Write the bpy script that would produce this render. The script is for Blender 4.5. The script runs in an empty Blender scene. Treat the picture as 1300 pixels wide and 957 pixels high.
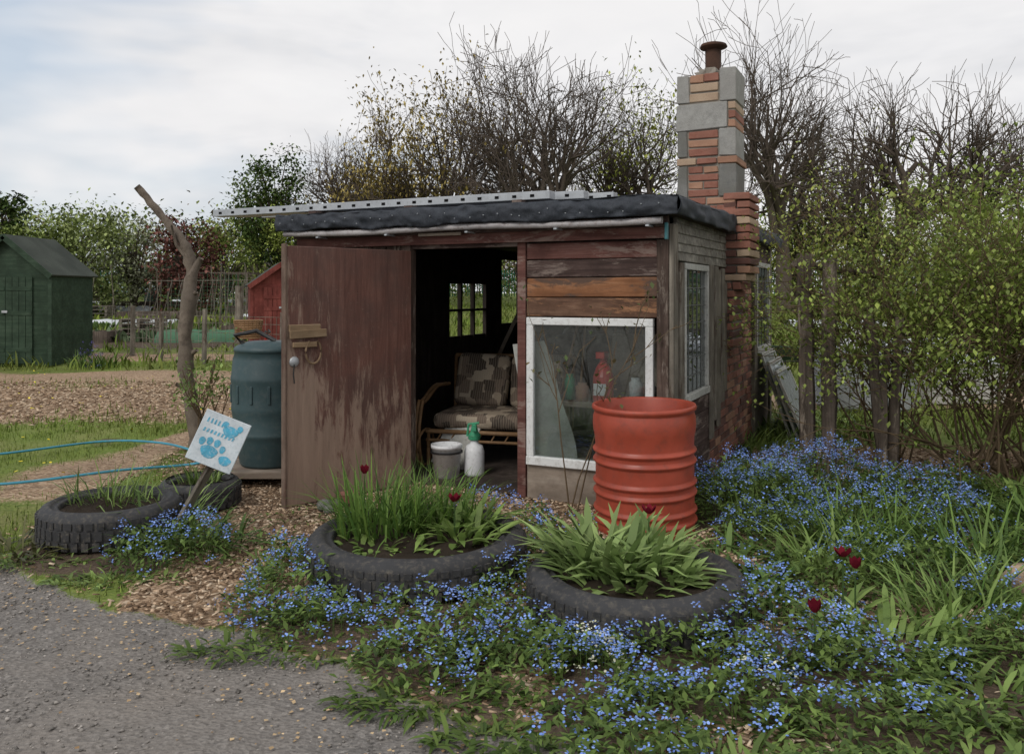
import bpy, math, random
import numpy as np
from mathutils import Vector, Matrix, Euler
random.seed(7)
R=np.random.default_rng(11)
sc=bpy.context.scene
D=bpy.data
def rad(a): return math.radians(a)

# ---------------------------------------------------------------- nodes
def nd(nt,t,ins=None,**props):
    n=nt.nodes.new(t)
    for k,v in props.items(): setattr(n,k,v)
    for k,v in (ins or {}).items():
        s=n.inputs[k]
        if isinstance(v,bpy.types.NodeSocket): nt.links.new(v,s)
        else: s.default_value=v
    return n
def c4(c): return (c[0],c[1],c[2],1)
def ramp(nt,fac,stops,interp='LINEAR'):
    n=nt.nodes.new('ShaderNodeValToRGB'); cr=n.color_ramp; cr.interpolation=interp
    while len(cr.elements)<len(stops): cr.elements.new(.5)
    for e,(p,c) in zip(cr.elements,stops):
        e.position=p; e.color=c4(c) if hasattr(c,'__len__') else (c,c,c,1)
    nt.links.new(fac,n.inputs[0]); return n.outputs[0]
def mix(nt,f,a,b,bt='MIX'):
    n=nt.nodes.new('ShaderNodeMix'); n.data_type='RGBA'; n.blend_type=bt
    for i,v in ((0,f),(6,a),(7,b)):
        s=n.inputs[i]
        if isinstance(v,bpy.types.NodeSocket): nt.links.new(v,s)
        else: s.default_value=v if i==0 else c4(v)
    return n.outputs[2]
def mat0(name,rough=.8,spec=.3,metal=0):
    m=D.materials.new(name); m.use_nodes=True; nt=m.node_tree
    b=nt.nodes['Principled BSDF']; b.inputs['Roughness'].default_value=rough
    b.inputs['Specular IOR Level'].default_value=spec; b.inputs['Metallic'].default_value=metal
    return m,nt,b
def coords(nt,scale=(1,1,1)):
    tc=nd(nt,'ShaderNodeTexCoord'); oi=nd(nt,'ShaderNodeObjectInfo')
    mm=nd(nt,'ShaderNodeMath',{0:oi.outputs['Random'],1:43.0},operation='MULTIPLY')
    ad=nd(nt,'ShaderNodeVectorMath',{0:tc.outputs['Object'],1:mm.outputs[0]},operation='ADD')
    return nd(nt,'ShaderNodeMapping',{'Vector':ad.outputs[0],'Scale':scale}).outputs[0], ad.outputs[0]
def noise(nt,v,scale=5,detail=5,rough=.6,dist=0):
    return nd(nt,'ShaderNodeTexNoise',{'Vector':v,'Scale':scale,'Detail':detail,'Roughness':rough,'Distortion':dist}).outputs[0]
def bump(nt,b,h,strength=.3,dist=.01):
    n=nd(nt,'ShaderNodeBump',{'Height':h,'Strength':strength,'Distance':dist})
    nt.links.new(n.outputs[0],b.inputs['Normal'])
def tone(c,k=1.4,ds=.22):
    l=(c[0]+c[1]+c[2])/3; return tuple(min(.9,(x*(1-ds)+l*ds)*k) for x in c)
def wood(name,dark,mid,lite,axis='X',worn=None,wornamt=.55,rough=.85,spec=.15,grain=26,bs=.6,k=1.5,ds=.12):
    dark,mid,lite=tone(dark,k,ds),tone(mid,k,ds),tone(lite,k,ds)
    m,nt,b=mat0(name,rough,spec)
    s={'X':(1.1,grain,grain),'Y':(grain,1.1,grain),'Z':(grain,grain,1.1)}[axis]
    v,iso=coords(nt,s)
    g=noise(nt,v,1,7,.72,.6)
    col=ramp(nt,g,[(.3,dark),(.5,mid),(.72,lite)])
    p=noise(nt,iso,3.3,5,.65)
    col=mix(nt,ramp(nt,p,[(.38,.0),(.62,.75)]),col,[x*.5 for x in mid])
    if worn:
        v2,_=coords(nt,tuple(x*.3+1.5 for x in s))
        w=noise(nt,v2,1.1,7,.75,.4)
        f=ramp(nt,w,[(wornamt-.03,0),(wornamt+.05,.9)])
        col=mix(nt,f,col,tone(worn,1.3,ds))
    nt.links.new(col,b.inputs['Base Color'])
    bump(nt,b,g,bs,.008)
    return m
def stone(name,c1,c2,c3=None,scale=9,rough=.9,bs=.5,bd=.008):
    m,nt,b=mat0(name,rough,.2)
    _,v=coords(nt)
    n1=noise(nt,v,scale,7,.7); n2=noise(nt,v,scale*.25,4,.6); n3=noise(nt,v,scale*14,2,.6)
    col=ramp(nt,n1,[(.3,c1),(.7,c2)])
    col=mix(nt,ramp(nt,n2,[(.42,0),(.62,.7)]),col,c3 or [x*.6 for x in c1])
    col=mix(nt,ramp(nt,n3,[(.3,.4),(.5,0)]),col,[x*.4 for x in c1])
    nt.links.new(col,b.inputs['Base Color']); bump(nt,b,n3,bs,bd)
    return m
def paint(name,c,rough=.45,spec=.4,metal=0,var=.25,scale=6,dirt=(.1,.08,.06),dirtamt=.35,bs=.05):
    m,nt,b=mat0(name,rough,spec,metal)
    _,v=coords(nt)
    n1=noise(nt,v,scale,6,.65); n2=noise(nt,v,scale*6,4,.7)
    col=ramp(nt,n1,[(.3,[x*(1-var) for x in c]),(.7,[min(1,x*(1+var*.6)) for x in c])])
    col=mix(nt,ramp(nt,n2,[(.5,0),(.75,dirtamt)]),col,dirt)
    nt.links.new(col,b.inputs['Base Color'])
    rr=ramp(nt,n1,[(.3,max(0,rough-.12)),(.7,min(1,rough+.2))])
    nt.links.new(rr,b.inputs['Roughness']); bump(nt,b,n2,bs,.004)
    return m
def leafmat(name,rough=.55,trans=.25):
    m,nt,b=mat0(name,rough,.3)
    a=nd(nt,'ShaderNodeAttribute',attribute_name='vc')
    if trans is None:
        nt.nodes.remove(b); d=nd(nt,'ShaderNodeBsdfDiffuse',{'Color':a.outputs['Color']})
        nt.links.new(d.outputs[0],nt.nodes['Material Output'].inputs[0]); return m
    nt.links.new(a.outputs['Color'],b.inputs['Base Color'])
    if trans>0:
        t=nd(nt,'ShaderNodeBsdfTranslucent',{'Color':a.outputs['Color']})
        mx=nd(nt,'ShaderNodeMixShader',{0:trans,1:b.outputs[0],2:t.outputs[0]})
        nt.links.new(mx.outputs[0],nt.nodes['Material Output'].inputs[0])
    return m
def plain(name,c):
    m,nt,b=mat0(name); nt.nodes.remove(b); d=nd(nt,'ShaderNodeBsdfDiffuse',{'Color':c4(c)})
    nt.links.new(d.outputs[0],nt.nodes['Material Output'].inputs[0]); return m
def glassmat(name,tint=(.75,.8,.8),gl=.22,dirt=.35,dcol=(.3,.31,.29),base=.02):
    m=D.materials.new(name); m.use_nodes=True; nt=m.node_tree; nt.nodes.remove(nt.nodes['Principled BSDF'])
    out=nt.nodes['Material Output']
    _,v=coords(nt)
    t=nd(nt,'ShaderNodeBsdfTransparent',{'Color':c4(tint)})
    g=nd(nt,'ShaderNodeBsdfGlossy',{'Color':c4((.9,.93,.95)),'Roughness':.02})
    d=nd(nt,'ShaderNodeBsdfDiffuse',{'Color':c4(dcol)})
    n=noise(nt,v,4,7,.72,.8)
    bp=nd(nt,'ShaderNodeBump',{'Height':noise(nt,v,1.8,1,.5),'Strength':.10,'Distance':.02})
    nt.links.new(bp.outputs[0],g.inputs['Normal'])
    fr=nd(nt,'ShaderNodeFresnel',{'IOR':1.5})
    ff=nd(nt,'ShaderNodeMath',{0:fr.outputs[0],1:gl},operation='ADD')
    m1=nd(nt,'ShaderNodeMixShader',{0:ff.outputs[0],1:t.outputs[0],2:g.outputs[0]})
    m2=nd(nt,'ShaderNodeMixShader',{0:ramp(nt,n,[(.42,base),(.75,dirt)]),1:m1.outputs[0],2:d.outputs[0]})
    nt.links.new(m2.outputs[0],out.inputs[0]); return m

# ---------------------------------------------------------------- mesh helpers
class MB:
    def __init__(s): s.v=[];s.f=[];s.m=[]
    def box(s,x0,x1,y0,y1,z0,z1,m=0,rot=(0,0,0),jit=0):
        c=Vector(((x0+x1)/2,(y0+y1)/2,(z0+z1)/2)); h=((x1-x0)/2,(y1-y0)/2,(z1-z0)/2)
        e=Euler(rot).to_matrix(); b=len(s.v)
        for sx in(-1,1):
            for sy in(-1,1):
                for sz in(-1,1):
                    p=Vector((h[0]*sx,h[1]*sy,h[2]*sz))
                    if jit: p+=Vector([random.uniform(-jit,jit) for _ in range(3)])
                    s.v.append(tuple(c+e@p))
        for q in((0,1,3,2),(4,6,7,5),(0,4,5,1),(2,3,7,6),(0,2,6,4),(1,5,7,3)):
            s.f.append(tuple(b+i for i in q)); s.m.append(m)
        return s
    def tube(s,pts,rr,sides=8,m=0,cap=True):
        P=np.array(pts,float); n=len(P)
        if not hasattr(rr,'__len__'): rr=[rr]*n
        T=np.gradient(P,axis=0); T/=np.linalg.norm(T,axis=1)[:,None]+1e-9
        ref=np.array([0,0,1.]) if abs(T[:,2]).mean()<.8 else np.array([1.,0,0])
        U=np.cross(T,ref); U/=np.linalg.norm(U,axis=1)[:,None]+1e-9
        W=np.cross(T,U); a=np.arange(sides)*2*math.pi/sides
        b=len(s.v)
        ring=P[:,None,:]+np.array(rr)[:,None,None]*(np.cos(a)[None,:,None]*U[:,None,:]+np.sin(a)[None,:,None]*W[:,None,:])
        s.v.extend(map(tuple,ring.reshape(-1,3).tolist()))
        for i in range(n-1):
            for j in range(sides):
                k=(j+1)%sides
                s.f.append((b+i*sides+j,b+i*sides+k,b+(i+1)*sides+k,b+(i+1)*sides+j)); s.m.append(m)
        if cap:
            s.f.append(tuple(b+j for j in range(sides))); s.m.append(m)
            s.f.append(tuple(b+(n-1)*sides+j for j in reversed(range(sides)))); s.m.append(m)
        return s
    def lathe(s,prof,c=(0,0,0),seg=48,m=0,wob=0):
        b=len(s.v); n=len(prof)
        for j in range(seg):
            a=2*math.pi*j/seg; w=1+wob*math.sin(3*a+1)*.5+wob*math.sin(5*a)*.3
            for r,z in prof: s.v.append((c[0]+r*w*math.cos(a),c[1]+r*w*math.sin(a),c[2]+z))
        for j in range(seg):
            k=(j+1)%seg
            for i in range(n-1):
                s.f.append((b+j*n+i,b+k*n+i,b+k*n+i+1,b+j*n+i+1)); s.m.append(m)
        return s
    def quad(s,pts,m=0):
        b=len(s.v); s.v.extend(map(tuple,pts)); s.f.append(tuple(range(b,b+len(pts)))); s.m.append(m); return s
    def build(s,name,mats,parent=None,smooth=False,bevel=0,loc=(0,0,0),rot=(0,0,0),seg=1,sub=0):
        me=D.meshes.new(name); me.from_pydata(s.v,[],s.f)
        if not isinstance(mats,(list,tuple)): mats=[mats]
        for m in mats: me.materials.append(m)
        me.polygons.foreach_set('material_index',s.m)
        if smooth: me.polygons.foreach_set('use_smooth',[True]*len(s.f))
        me.update()
        o=D.objects.new(name,me); sc.collection.objects.link(o)
        o.location=loc; o.rotation_euler=rot
        if parent: o.parent=parent
        if bevel:
            md=o.modifiers.new('b','BEVEL'); md.width=bevel; md.segments=seg; md.limit_method='ANGLE'
        if sub:
            md=o.modifiers.new('s','SUBSURF'); md.levels=sub; md.render_levels=sub
        return o
def empty(name,loc=(0,0,0),rz=0,parent=None):
    o=D.objects.new(name,None); o.location=loc; o.rotation_euler=(0,0,rz); sc.collection.objects.link(o)
    o.empty_display_size=.2
    if parent:o.parent=parent
    return o

class NP:
    def __init__(s): s.V=[];s.F={3:[],4:[],5:[]};s.M={3:[],4:[],5:[]};s.C=[];s.n=0
    def add(s,V,Fs,C,m=0):
        V=np.asarray(V,float); s.V.append(V)
        C=np.asarray(C,float)
        if C.ndim==1: C=np.tile(C,(len(V),1))
        s.C.append(C)
        for F in Fs:
            F=np.asarray(F); k=F.shape[1]; s.F[k].append(F+s.n); s.M[k].append(np.full(len(F),m))
        s.n+=len(V)
    def inst(s,tV,tF,pos,yaw,scale,tilt,col,m=0,roll=None):
        N=len(pos); tV=np.asarray(tV,float)
        if N==0: return
        scale=np.asarray(scale,float)
        if scale.ndim==1: scale=np.repeat(scale[:,None],3,1)
        P=tV[None]*scale[:,None,:]
        if roll is not None:
            c,sn=np.cos(roll)[:,None],np.sin(roll)[:,None]
            P=np.stack([P[...,0]*c+P[...,2]*sn,P[...,1],-P[...,0]*sn+P[...,2]*c],-1)
        c,sn=np.cos(tilt)[:,None],np.sin(tilt)[:,None]
        P=np.stack([P[...,0],P[...,1]*c-P[...,2]*sn,P[...,1]*sn+P[...,2]*c],-1)
        c,sn=np.cos(yaw)[:,None],np.sin(yaw)[:,None]
        P=np.stack([P[...,0]*c-P[...,1]*sn,P[...,0]*sn+P[...,1]*c,P[...,2]],-1)
        P=P+pos[:,None,:]; k=len(tV)
        C=np.repeat(np.asarray(col,float),k,axis=0) if np.ndim(col)==2 else col
        Fs=[(np.asarray(F)[None]+(np.arange(N)*k)[:,None,None]).reshape(-1,len(F[0])) for F in tF]
        s.add(P.reshape(-1,3),Fs,C,m)
    def build(s,name,mats,parent=None,smooth=False,loc=(0,0,0)):
        V=np.concatenate(s.V); C=np.concatenate(s.C)
        me=D.meshes.new(name); me.vertices.add(len(V)); me.vertices.foreach_set('co',V.ravel().astype(np.float32))
        L=[];S=[];M=[];o=0
        for k in(3,4,5):
            if s.F[k]:
                F=np.concatenate(s.F[k]); L.append(F.ravel()); S.append(o+np.arange(len(F))*k); o+=F.size; M.append(np.concatenate(s.M[k]))
        L=np.concatenate(L);S=np.concatenate(S);M=np.concatenate(M)
        me.loops.add(len(L)); me.loops.foreach_set('vertex_index',L.astype(np.int32))
        me.polygons.add(len(S)); me.polygons.foreach_set('loop_start',S.astype(np.int32))
        me.polygons.foreach_set('material_index',M.astype(np.int32))
        if smooth: me.polygons.foreach_set('use_smooth',np.ones(len(S),bool))
        at=me.attributes.new('vc','FLOAT_COLOR','POINT')
        at.data.foreach_set('color',np.concatenate([np.clip(C,0,1),np.ones((len(C),1))],1).ravel().astype(np.float32))
        if not isinstance(mats,(list,tuple)): mats=[mats]
        for m in mats: me.materials.append(m)
        me.update(calc_edges=True)
        ob=D.objects.new(name,me); sc.collection.objects.link(ob); ob.location=loc
        if parent: ob.parent=parent
        return ob
def blade(bend=.3,prof=(1,.85,.5),fold=0):
    zs=[0,.4,.75]; V=[]
    for w,z in zip(prof,zs): V+=[(-.5*w,bend*z*z-fold*w,z*(1-.25*bend*z)),(.5*w,bend*z*z-fold*w,z*(1-.25*bend*z))]
    V.append((0,bend,1-.25*bend))
    return V,[[(0,1,3,2),(2,3,5,4)],[(4,5,6)]]
DIA=([(0,0,0),(.5,.5,.08),(0,1,-.05),(-.5,.5,.08)],[[(0,1,2,3)]])
PENT=([(math.cos(a),math.sin(a),0) for a in [i*2*math.pi/5 for i in range(5)]],[[(0,1,2,3,4)]])
def cols(N,a,b,rng=R,j=.15,k=1.4):
    t=rng.random((N,1)); c=np.array(a)*(1-t)+np.array(b)*t
    return c*k*(1+rng.normal(0,j,(N,1)))

def h2(ix,iy,s): 
    v=np.sin(ix*127.1+iy*311.7+s*74.7)*43758.5453; return v-np.floor(v)
def vn(x,y,sc_,s=0):
    x=np.asarray(x)*sc_;y=np.asarray(y)*sc_; ix=np.floor(x);iy=np.floor(y);fx=x-ix;fy=y-iy
    fx=fx*fx*(3-2*fx);fy=fy*fy*(3-2*fy)
    return (h2(ix,iy,s)*(1-fx)+h2(ix+1,iy,s)*fx)*(1-fy)+(h2(ix,iy+1,s)*(1-fx)+h2(ix+1,iy+1,s)*fx)*fy
def sst(x): x=np.clip(x,0,1); return x*x*(3-2*x)
def gz(x,y):
    y=np.asarray(y,float); return 1.35*sst((y-14)/50)
def gzf(x,y): return float(gz(x,y))

# ---------------------------------------------------------------- materials
M={}
M['doorlow']=wood('worn_ply',(.10,.06,.045),(.17,.115,.085),(.24,.17,.13),'Z',worn=(.08,.04,.03),wornamt=.58,grain=18,k=1.1)
M['red']=wood('plank_redbrown',(.045,.018,.015),(.11,.045,.036),(.16,.085,.068),'X',worn=(.20,.14,.115),wornamt=.55,grain=20)
M['dk']=wood('plank_dark',(.020,.013,.011),(.058,.036,.031),(.11,.075,.064),'X',worn=(.17,.13,.11),wornamt=.55,grain=24)
M['or']=wood('plank_orange',(.07,.028,.014),(.21,.092,.042),(.31,.165,.09),'X',worn=(.07,.048,.038),wornamt=.5,grain=12,ds=.05,k=1.4)
M['or2']=wood('plank_worn',(.04,.024,.017),(.115,.062,.04),(.23,.14,.09),'X',worn=(.26,.13,.065),wornamt=.55,grain=16,ds=.05,k=1.4)
M['greyX']=wood('grey_board',(.06,.055,.045),(.15,.14,.12),(.27,.255,.22),'Y',worn=(.06,.05,.035),wornamt=.56,grain=22,ds=0,k=1.5)
M['greyZ']=wood('grey_board_v',(.05,.043,.035),(.135,.12,.098),(.25,.225,.19),'Z',worn=(.055,.038,.028),wornamt=.56,grain=20,ds=0,k=1.5)
M['brZ']=wood('brown_board_v',(.022,.015,.012),(.07,.046,.036),(.135,.098,.076),'Z',worn=(.19,.155,.125),wornamt=.55,grain=20)
M['ply']=wood('plywood',(.16,.12,.09),(.25,.2,.155),(.33,.28,.225),'X',worn=(.12,.08,.06),wornamt=.6,grain=8,k=1.15)
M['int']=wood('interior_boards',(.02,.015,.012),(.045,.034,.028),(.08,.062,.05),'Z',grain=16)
M['postR']=wood('rustic_post',(.03,.023,.018),(.08,.062,.048),(.16,.125,.10),'Z',worn=(.22,.18,.14),wornamt=.58,grain=20)
M['white']=paint('white_frame',(.70,.71,.70),.5,.3,var=.12,dirt=(.2,.17,.13),dirtamt=.5)
M['cream']=paint('old_white_frame',(.42,.42,.39),.7,.2,var=.3,dirt=(.12,.1,.08),dirtamt=.7)
M['lead']=paint('lattice_grey',(.13,.135,.13),.7,.2,var=.3)
M['glass']=glassmat('window_glass',(.93,.96,.95),.04,.2,(.25,.26,.23))
M['glassS']=glassmat('side_glass',(.45,.5,.5),.12,.4,(.16,.17,.16))
M['glassP']=glassmat('old_pane_glass',(.8,.85,.83),.12,.8,(.42,.45,.43),.35)
M['felt']=stone('roof_felt',(.022,.026,.033),(.06,.067,.08),(.042,.046,.054),scale=6,rough=.7,bs=.3)
M['metal']=paint('galvanised',(.42,.44,.46),.45,.5,metal=.4,var=.2,dirt=(.2,.2,.19),dirtamt=.4)
M['gut']=paint('gutter_metal',(.38,.36,.36),.5,.4,metal=.1,var=.3,dirt=(.15,.1,.08),dirtamt=.7)
M['hole']=plain('dark_hole',(.012,.012,.012))
M['block']=stone('concrete_block',(.25,.245,.23),(.44,.435,.41),(.30,.29,.27),scale=14,bs=.7,bd=.010)
M['block2']=stone('concrete_block_dark',(.15,.15,.14),(.27,.265,.25),(.15,.145,.125),scale=14,bs=.7,bd=.01)
M['b1']=stone('brick_red',(.23,.095,.068),(.36,.175,.13),(.18,.085,.062),scale=12)
M['b2']=stone('brick_orange',(.34,.18,.12),(.46,.28,.19),(.27,.15,.10),scale=12)
M['b3']=stone('brick_tan',(.40,.29,.20),(.52,.40,.29),(.32,.22,.155),scale=12)
M['b4']=stone('brick_dark',(.12,.06,.05),(.20,.10,.08),(.08,.05,.042),scale=12)
M['mortar']=stone('mortar',(.22,.20,.17),(.36,.33,.28),(.16,.14,.12),scale=20)
M['rust']=stone('rusty_iron',(.05,.028,.02),(.14,.07,.045),(.03,.02,.016),scale=9,bs=.4)
M['plaster']=stone('plaster',(.25,.22,.19),(.38,.35,.30),(.15,.10,.08),scale=5)
M['drum']=paint('drum_paint',(.35,.062,.034),.42,.4,var=.25,scale=2.2,dirt=(.16,.05,.035),dirtamt=.65,bs=.1)
M['butt']=paint('butt_plastic',(.038,.070,.076),.45,.4,var=.2,scale=3,dirt=(.10,.115,.11),dirtamt=.45)
M['black']=paint('black_plastic',(.014,.014,.015),.45,.4)
M['rubber']=paint('tyre_rubber',(.042,.042,.044),.7,.3,var=.35,scale=5,dirt=(.16,.14,.11),dirtamt=.6,bs=.35)
M['soil']=stone('soil',(.045,.032,.022),(.11,.08,.055),(.04,.03,.02),scale=18,bs=1,bd=.03)
M['plastW']=paint('white_plastic',(.68,.69,.70),.4,.4,var=.08)
M['plastG']=paint('green_plastic',(.05,.3,.16),.4,.4)
M['plastR']=paint('red_plastic',(.6,.03,.02),.35,.5)
M['cane']=wood('cane',(.12,.06,.025),(.25,.14,.06),(.36,.22,.11),'X',grain=6,rough=.5,k=1.1)
M['rope']=stone('rope',(.2,.13,.08),(.33,.24,.15),scale=40)
M['latch']=wood('latch_wood',(.17,.10,.05),(.27,.18,.10),(.36,.26,.16),'X',grain=16,k=1)
M['bark']=stone('bark',(.11,.088,.07),(.29,.24,.19),(.15,.125,.10),scale=12,bs=.7,bd=.015)
M['barkd']=plain('bark_distant',(.105,.085,.07))
M['twig']=plain('twig',(.13,.095,.06))
M['leaf']=leafmat('foliage'); M['leafd']=leafmat('foliage_distant',trans=None)
M['petal']=leafmat('petals',trans=None)
M['shedg']=wood('green_paint_boards',(.018,.036,.022),(.032,.058,.035),(.055,.085,.055),'X',grain=14,rough=.65,k=1.15,ds=.1)
M['roofg']=stone('shed_roof_felt',(.05,.06,.05),(.085,.095,.08),scale=6)
M['sred']=wood('red_paint_boards',(.12,.025,.018),(.2,.045,.035),(.27,.08,.06),'Z',grain=14,k=1.1)
M['hose']=paint('blue_hose',(.04,.26,.36),.4,.5)
M['signW']=paint('sign_white',(.55,.60,.63),.6,.3,var=.2,scale=9,dirt=(.22,.33,.38),dirtamt=.6)
M['signB']=paint('sign_blue',(.08,.36,.52),.6,.3,var=.4,scale=14,dirt=(.5,.55,.58),dirtamt=.7)
M['fence']=plain('green_fence',(.03,.13,.09))
M['fleece']=paint('fleece',(.55,.58,.6),.9,.1)
M['tank']=stone('grey_tank',(.34,.36,.38),(.48,.50,.52),(.24,.24,.24),scale=4)
M['net']=plain('net_green',(.08,.16,.10))
def cushion():
    m,nt,b=mat0('patterned_cushion',.9,.1)
    _,v=coords(nt)
    vo=nd(nt,'ShaderNodeTexVoronoi',{'Vector':v,'Scale':10.5,'Randomness':1.0},distance='CHEBYCHEV')
    col=ramp(nt,nd(nt,'ShaderNodeSeparateColor',{0:vo.outputs['Color']}).outputs[0],[(.0,(.06,.048,.04)),(.2,(.30,.245,.185)),(.42,(.15,.115,.09)),(.62,(.38,.32,.245)),(.8,(.09,.07,.056))],'CONSTANT')
    ed=nd(nt,'ShaderNodeTexWave',{'Vector':v,'Scale':14.0,'Distortion':3.0})
    col=mix(nt,ramp(nt,ed.outputs[0],[(.6,0),(.8,.35)]),col,(.30,.25,.19))
    nt.links.new(col,b.inputs['Base Color']); bump(nt,b,noise(nt,v,4,4,.5),.5,.04); return m
M['cush']=cushion()

# ---------------------------------------------------------------- ground
def edgeline(x): return np.maximum(3.36-.62*(x+.55),2.35-.02*x)
def masks(x,y):
    x=np.asarray(x,float);y=np.asarray(y,float)
    n=(vn(x,y,1.3,1)-.5)*.5+(vn(x,y,4,2)-.5)*.25+(vn(x,y,11,3)-.5)*.12
    grav=sst((edgeline(x)-y+n*.5)/.14+.5)
    def reg(x0,x1,y0,y1,s=.25): return sst((np.minimum(np.minimum(x-x0,x1-x),np.minimum(y-y0,y1-y))+n*.8)/s+.5)
    chips=np.maximum.reduce([reg(-2.2,1.6,3.0,8.0),reg(-3.0,-1.5,5.7,8.6,.6),reg(-30,-1.8,10.2,17.0,.9)*(.5+.75*vn(x,y,.55,31)),reg(-4.2,-2.0,6.4,10.5,.8)*sst(vn(x,y,1.1,33)*3-1.5),reg(2.3,20,7.0,8.5,.5),reg(3.0,20,11.5,13.2,.6),reg(-40,-3,18.5,20,.5)*.9])
    soil=np.maximum(reg(.1,5.2,2.3,4.0,.4),reg(1.1,5.2,3.0,6.9,.4))*sst(vn(x,y,1.7,51)*3-.4)
    chips=np.maximum(chips,reg(.0,5.2,2.3,6.9,.4)*.85)
    soil=np.maximum(soil, reg(-28,-7,20.5,46,1)*sst(np.sin(y*.9+.1*x)*2.2+vn(x,y,.35,9)*2-1.0))
    soil=np.maximum(soil,reg(-3.0,-1.9,4.6,5.7,.4)*.9)
    soil=np.maximum(soil,reg(-1.3,.1,2.9,4.4,.3)*.7)
    soil=np.maximum(soil,reg(-7,-3.4,7.8,9.2,.6)*sst(vn(x,y,1.6,35)*3-1.9)*.7)
    chips=np.clip(chips,0,1)*(1-grav)*(1-soil); soil=soil*(1-grav)
    return grav,chips,soil
def axis(lims,steps):
    out=[lims[0]]
    for i,s in enumerate(steps):
        n=max(1,int(round((lims[i+1]-lims[i])/s))); out+=list(np.linspace(lims[i],lims[i+1],n+1)[1:])
    return np.array(out)
xs=axis([-420,-60,-15,-5,6,15,60,420],[40,1.2,.2,.06,.25,1.5,40])
ys=axis([-30,2,9,20,60,120,700],[2,.06,.2,.8,5,50])
X,Y=np.meshgrid(xs,ys)
Zg=gz(X,Y)+((vn(X,Y,2,5)-.5)*.03+(vn(X,Y,9,6)-.5)*.02)*sst((14-Y)/3)*sst((Y-1)/1)+(vn(X,Y,.3,8)-.5)*.25*sst((Y-12)/10)
g,c,s_=masks(X,Y)
Zg=Zg-.01+s_*.02-(g*.015)
V=np.stack([X.ravel(),Y.ravel(),Zg.ravel()],1)
ny,nx=X.shape; ii=(np.arange(ny-1)[:,None]*nx+np.arange(nx-1)[None]).ravel()
F=np.stack([ii,ii+1,ii+nx+1,ii+nx],1)
gm=NP(); gm.add(V,[F],np.stack([g.ravel(),c.ravel(),s_.ravel()],1))
m,nt,b=mat0('ground_mixed',.92,.15)
tc=nd(nt,'ShaderNodeTexCoord').outputs['Object']
at=nd(nt,'ShaderNodeAttribute',attribute_name='vc'); sep=nd(nt,'ShaderNodeSeparateColor',{0:at.outputs['Color']})
n1=noise(nt,tc,30,4,.7); n2=noise(nt,tc,1.1,4,.6); n3=noise(nt,tc,140,2,.6); n4=noise(nt,tc,.25,3,.6)
grass=ramp(nt,n1,[(.3,(.055,.085,.018)),(.5,(.125,.165,.036)),(.72,(.21,.24,.07))])
grass=mix(nt,ramp(nt,n2,[(.45,0),(.68,.6)]),grass,(.24,.20,.10))
grass=mix(nt,ramp(nt,n4,[(.4,0),(.65,.5)]),grass,(.18,.25,.05))
vo=nd(nt,'ShaderNodeTexVoronoi',{'Vector':nd(nt,'ShaderNodeMapping',{'Vector':tc,'Scale':(1,1.4,1),'Rotation':(0,0,.6)}).outputs[0],'Scale':42.0})
chip=ramp(nt,vo.outputs['Color'],[(.1,(.13,.08,.05)),(.4,(.28,.19,.12)),(.7,(.42,.30,.20)),(.95,(.55,.43,.31))])
chip=mix(nt,ramp(nt,n2,[(.4,0),(.75,.5)]),chip,(.19,.135,.09))
vo2=nd(nt,'ShaderNodeTexVoronoi',{'Vector':tc,'Scale':70.0})
grv=ramp(nt,vo2.outputs['Color'],[(.1,(.11,.102,.095)),(.5,(.19,.177,.164)),(.85,(.27,.25,.23)),(1,(.40,.37,.34))])
grv=mix(nt,ramp(nt,n1,[(.3,.7),(.7,.1)]),grv,(.145,.133,.122))
grv=mix(nt,ramp(nt,n2,[(.4,0),(.7,.65)]),grv,(.25,.22,.192))
sol=ramp(nt,n1,[(.3,(.045,.033,.023)),(.7,(.13,.095,.068))])
def edgeM(sk):
    a=nd(nt,'ShaderNodeMath',{0:n3,1:.5},operation='SUBTRACT').outputs[0]
    a2=nd(nt,'ShaderNodeMath',{0:n1,1:.5},operation='SUBTRACT').outputs[0]
    a3=nd(nt,'ShaderNodeMath',{0:a,1:a2},operation='ADD').outputs[0]
    q=nd(nt,'ShaderNodeMath',{0:a3,1:.9,2:sk},operation='MULTIPLY_ADD').outputs[0]
    return ramp(nt,q,[(.42,0),(.58,1)])
col=mix(nt,edgeM(sep.outputs[2]),grass,sol)
col=mix(nt,edgeM(sep.outputs[1]),col,chip)
col=mix(nt,edgeM(sep.outputs[0]),col,grv)
nt.links.new(col,b.inputs['Base Color'])
bump(nt,b,nd(nt,'ShaderNodeMath',{0:vo.outputs['Distance'],1:n1},operation='ADD').outputs[0],.6,.015)
gm.build('ground',m,smooth=True)

# ---------------------------------------------------------------- shed
S=empty('garden_shed',(1.139,5.98,0),-math.atan2(.432,.902))
SM=Matrix.Translation((1.139,5.98,0))@Matrix.Rotation(-math.atan2(.432,.902),4,'Z')
SR=-math.atan2(.432,.902)
def toW(x,y,z=0): return SM@Vector((x,y,z))
W0=-3.3; WB=4.7
def B(name,x0,x1,y0,y1,z0,z1,mat,bevel=.003,rot=(0,0,0),par=S):
    return MB().box(x0-(x0+x1)/2,x1-(x0+x1)/2,y0-(y0+y1)/2,y1-(y0+y1)/2,z0-(z0+z1)/2,z1-(z0+z1)/2).build(name,mat,par,bevel=bevel,loc=((x0+x1)/2,(y0+y1)/2,(z0+z1)/2),rot=rot)
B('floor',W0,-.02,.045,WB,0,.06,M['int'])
x=W0
while x<-2.21:
    w=min(.14,-2.2-x); B('front_board',x+.002,x+w-.002,0+random.uniform(-.004,.004),.03,.02,2.0,M['brZ'],rot=(0,0,random.uniform(-.01,.01))); x+=.142
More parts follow.
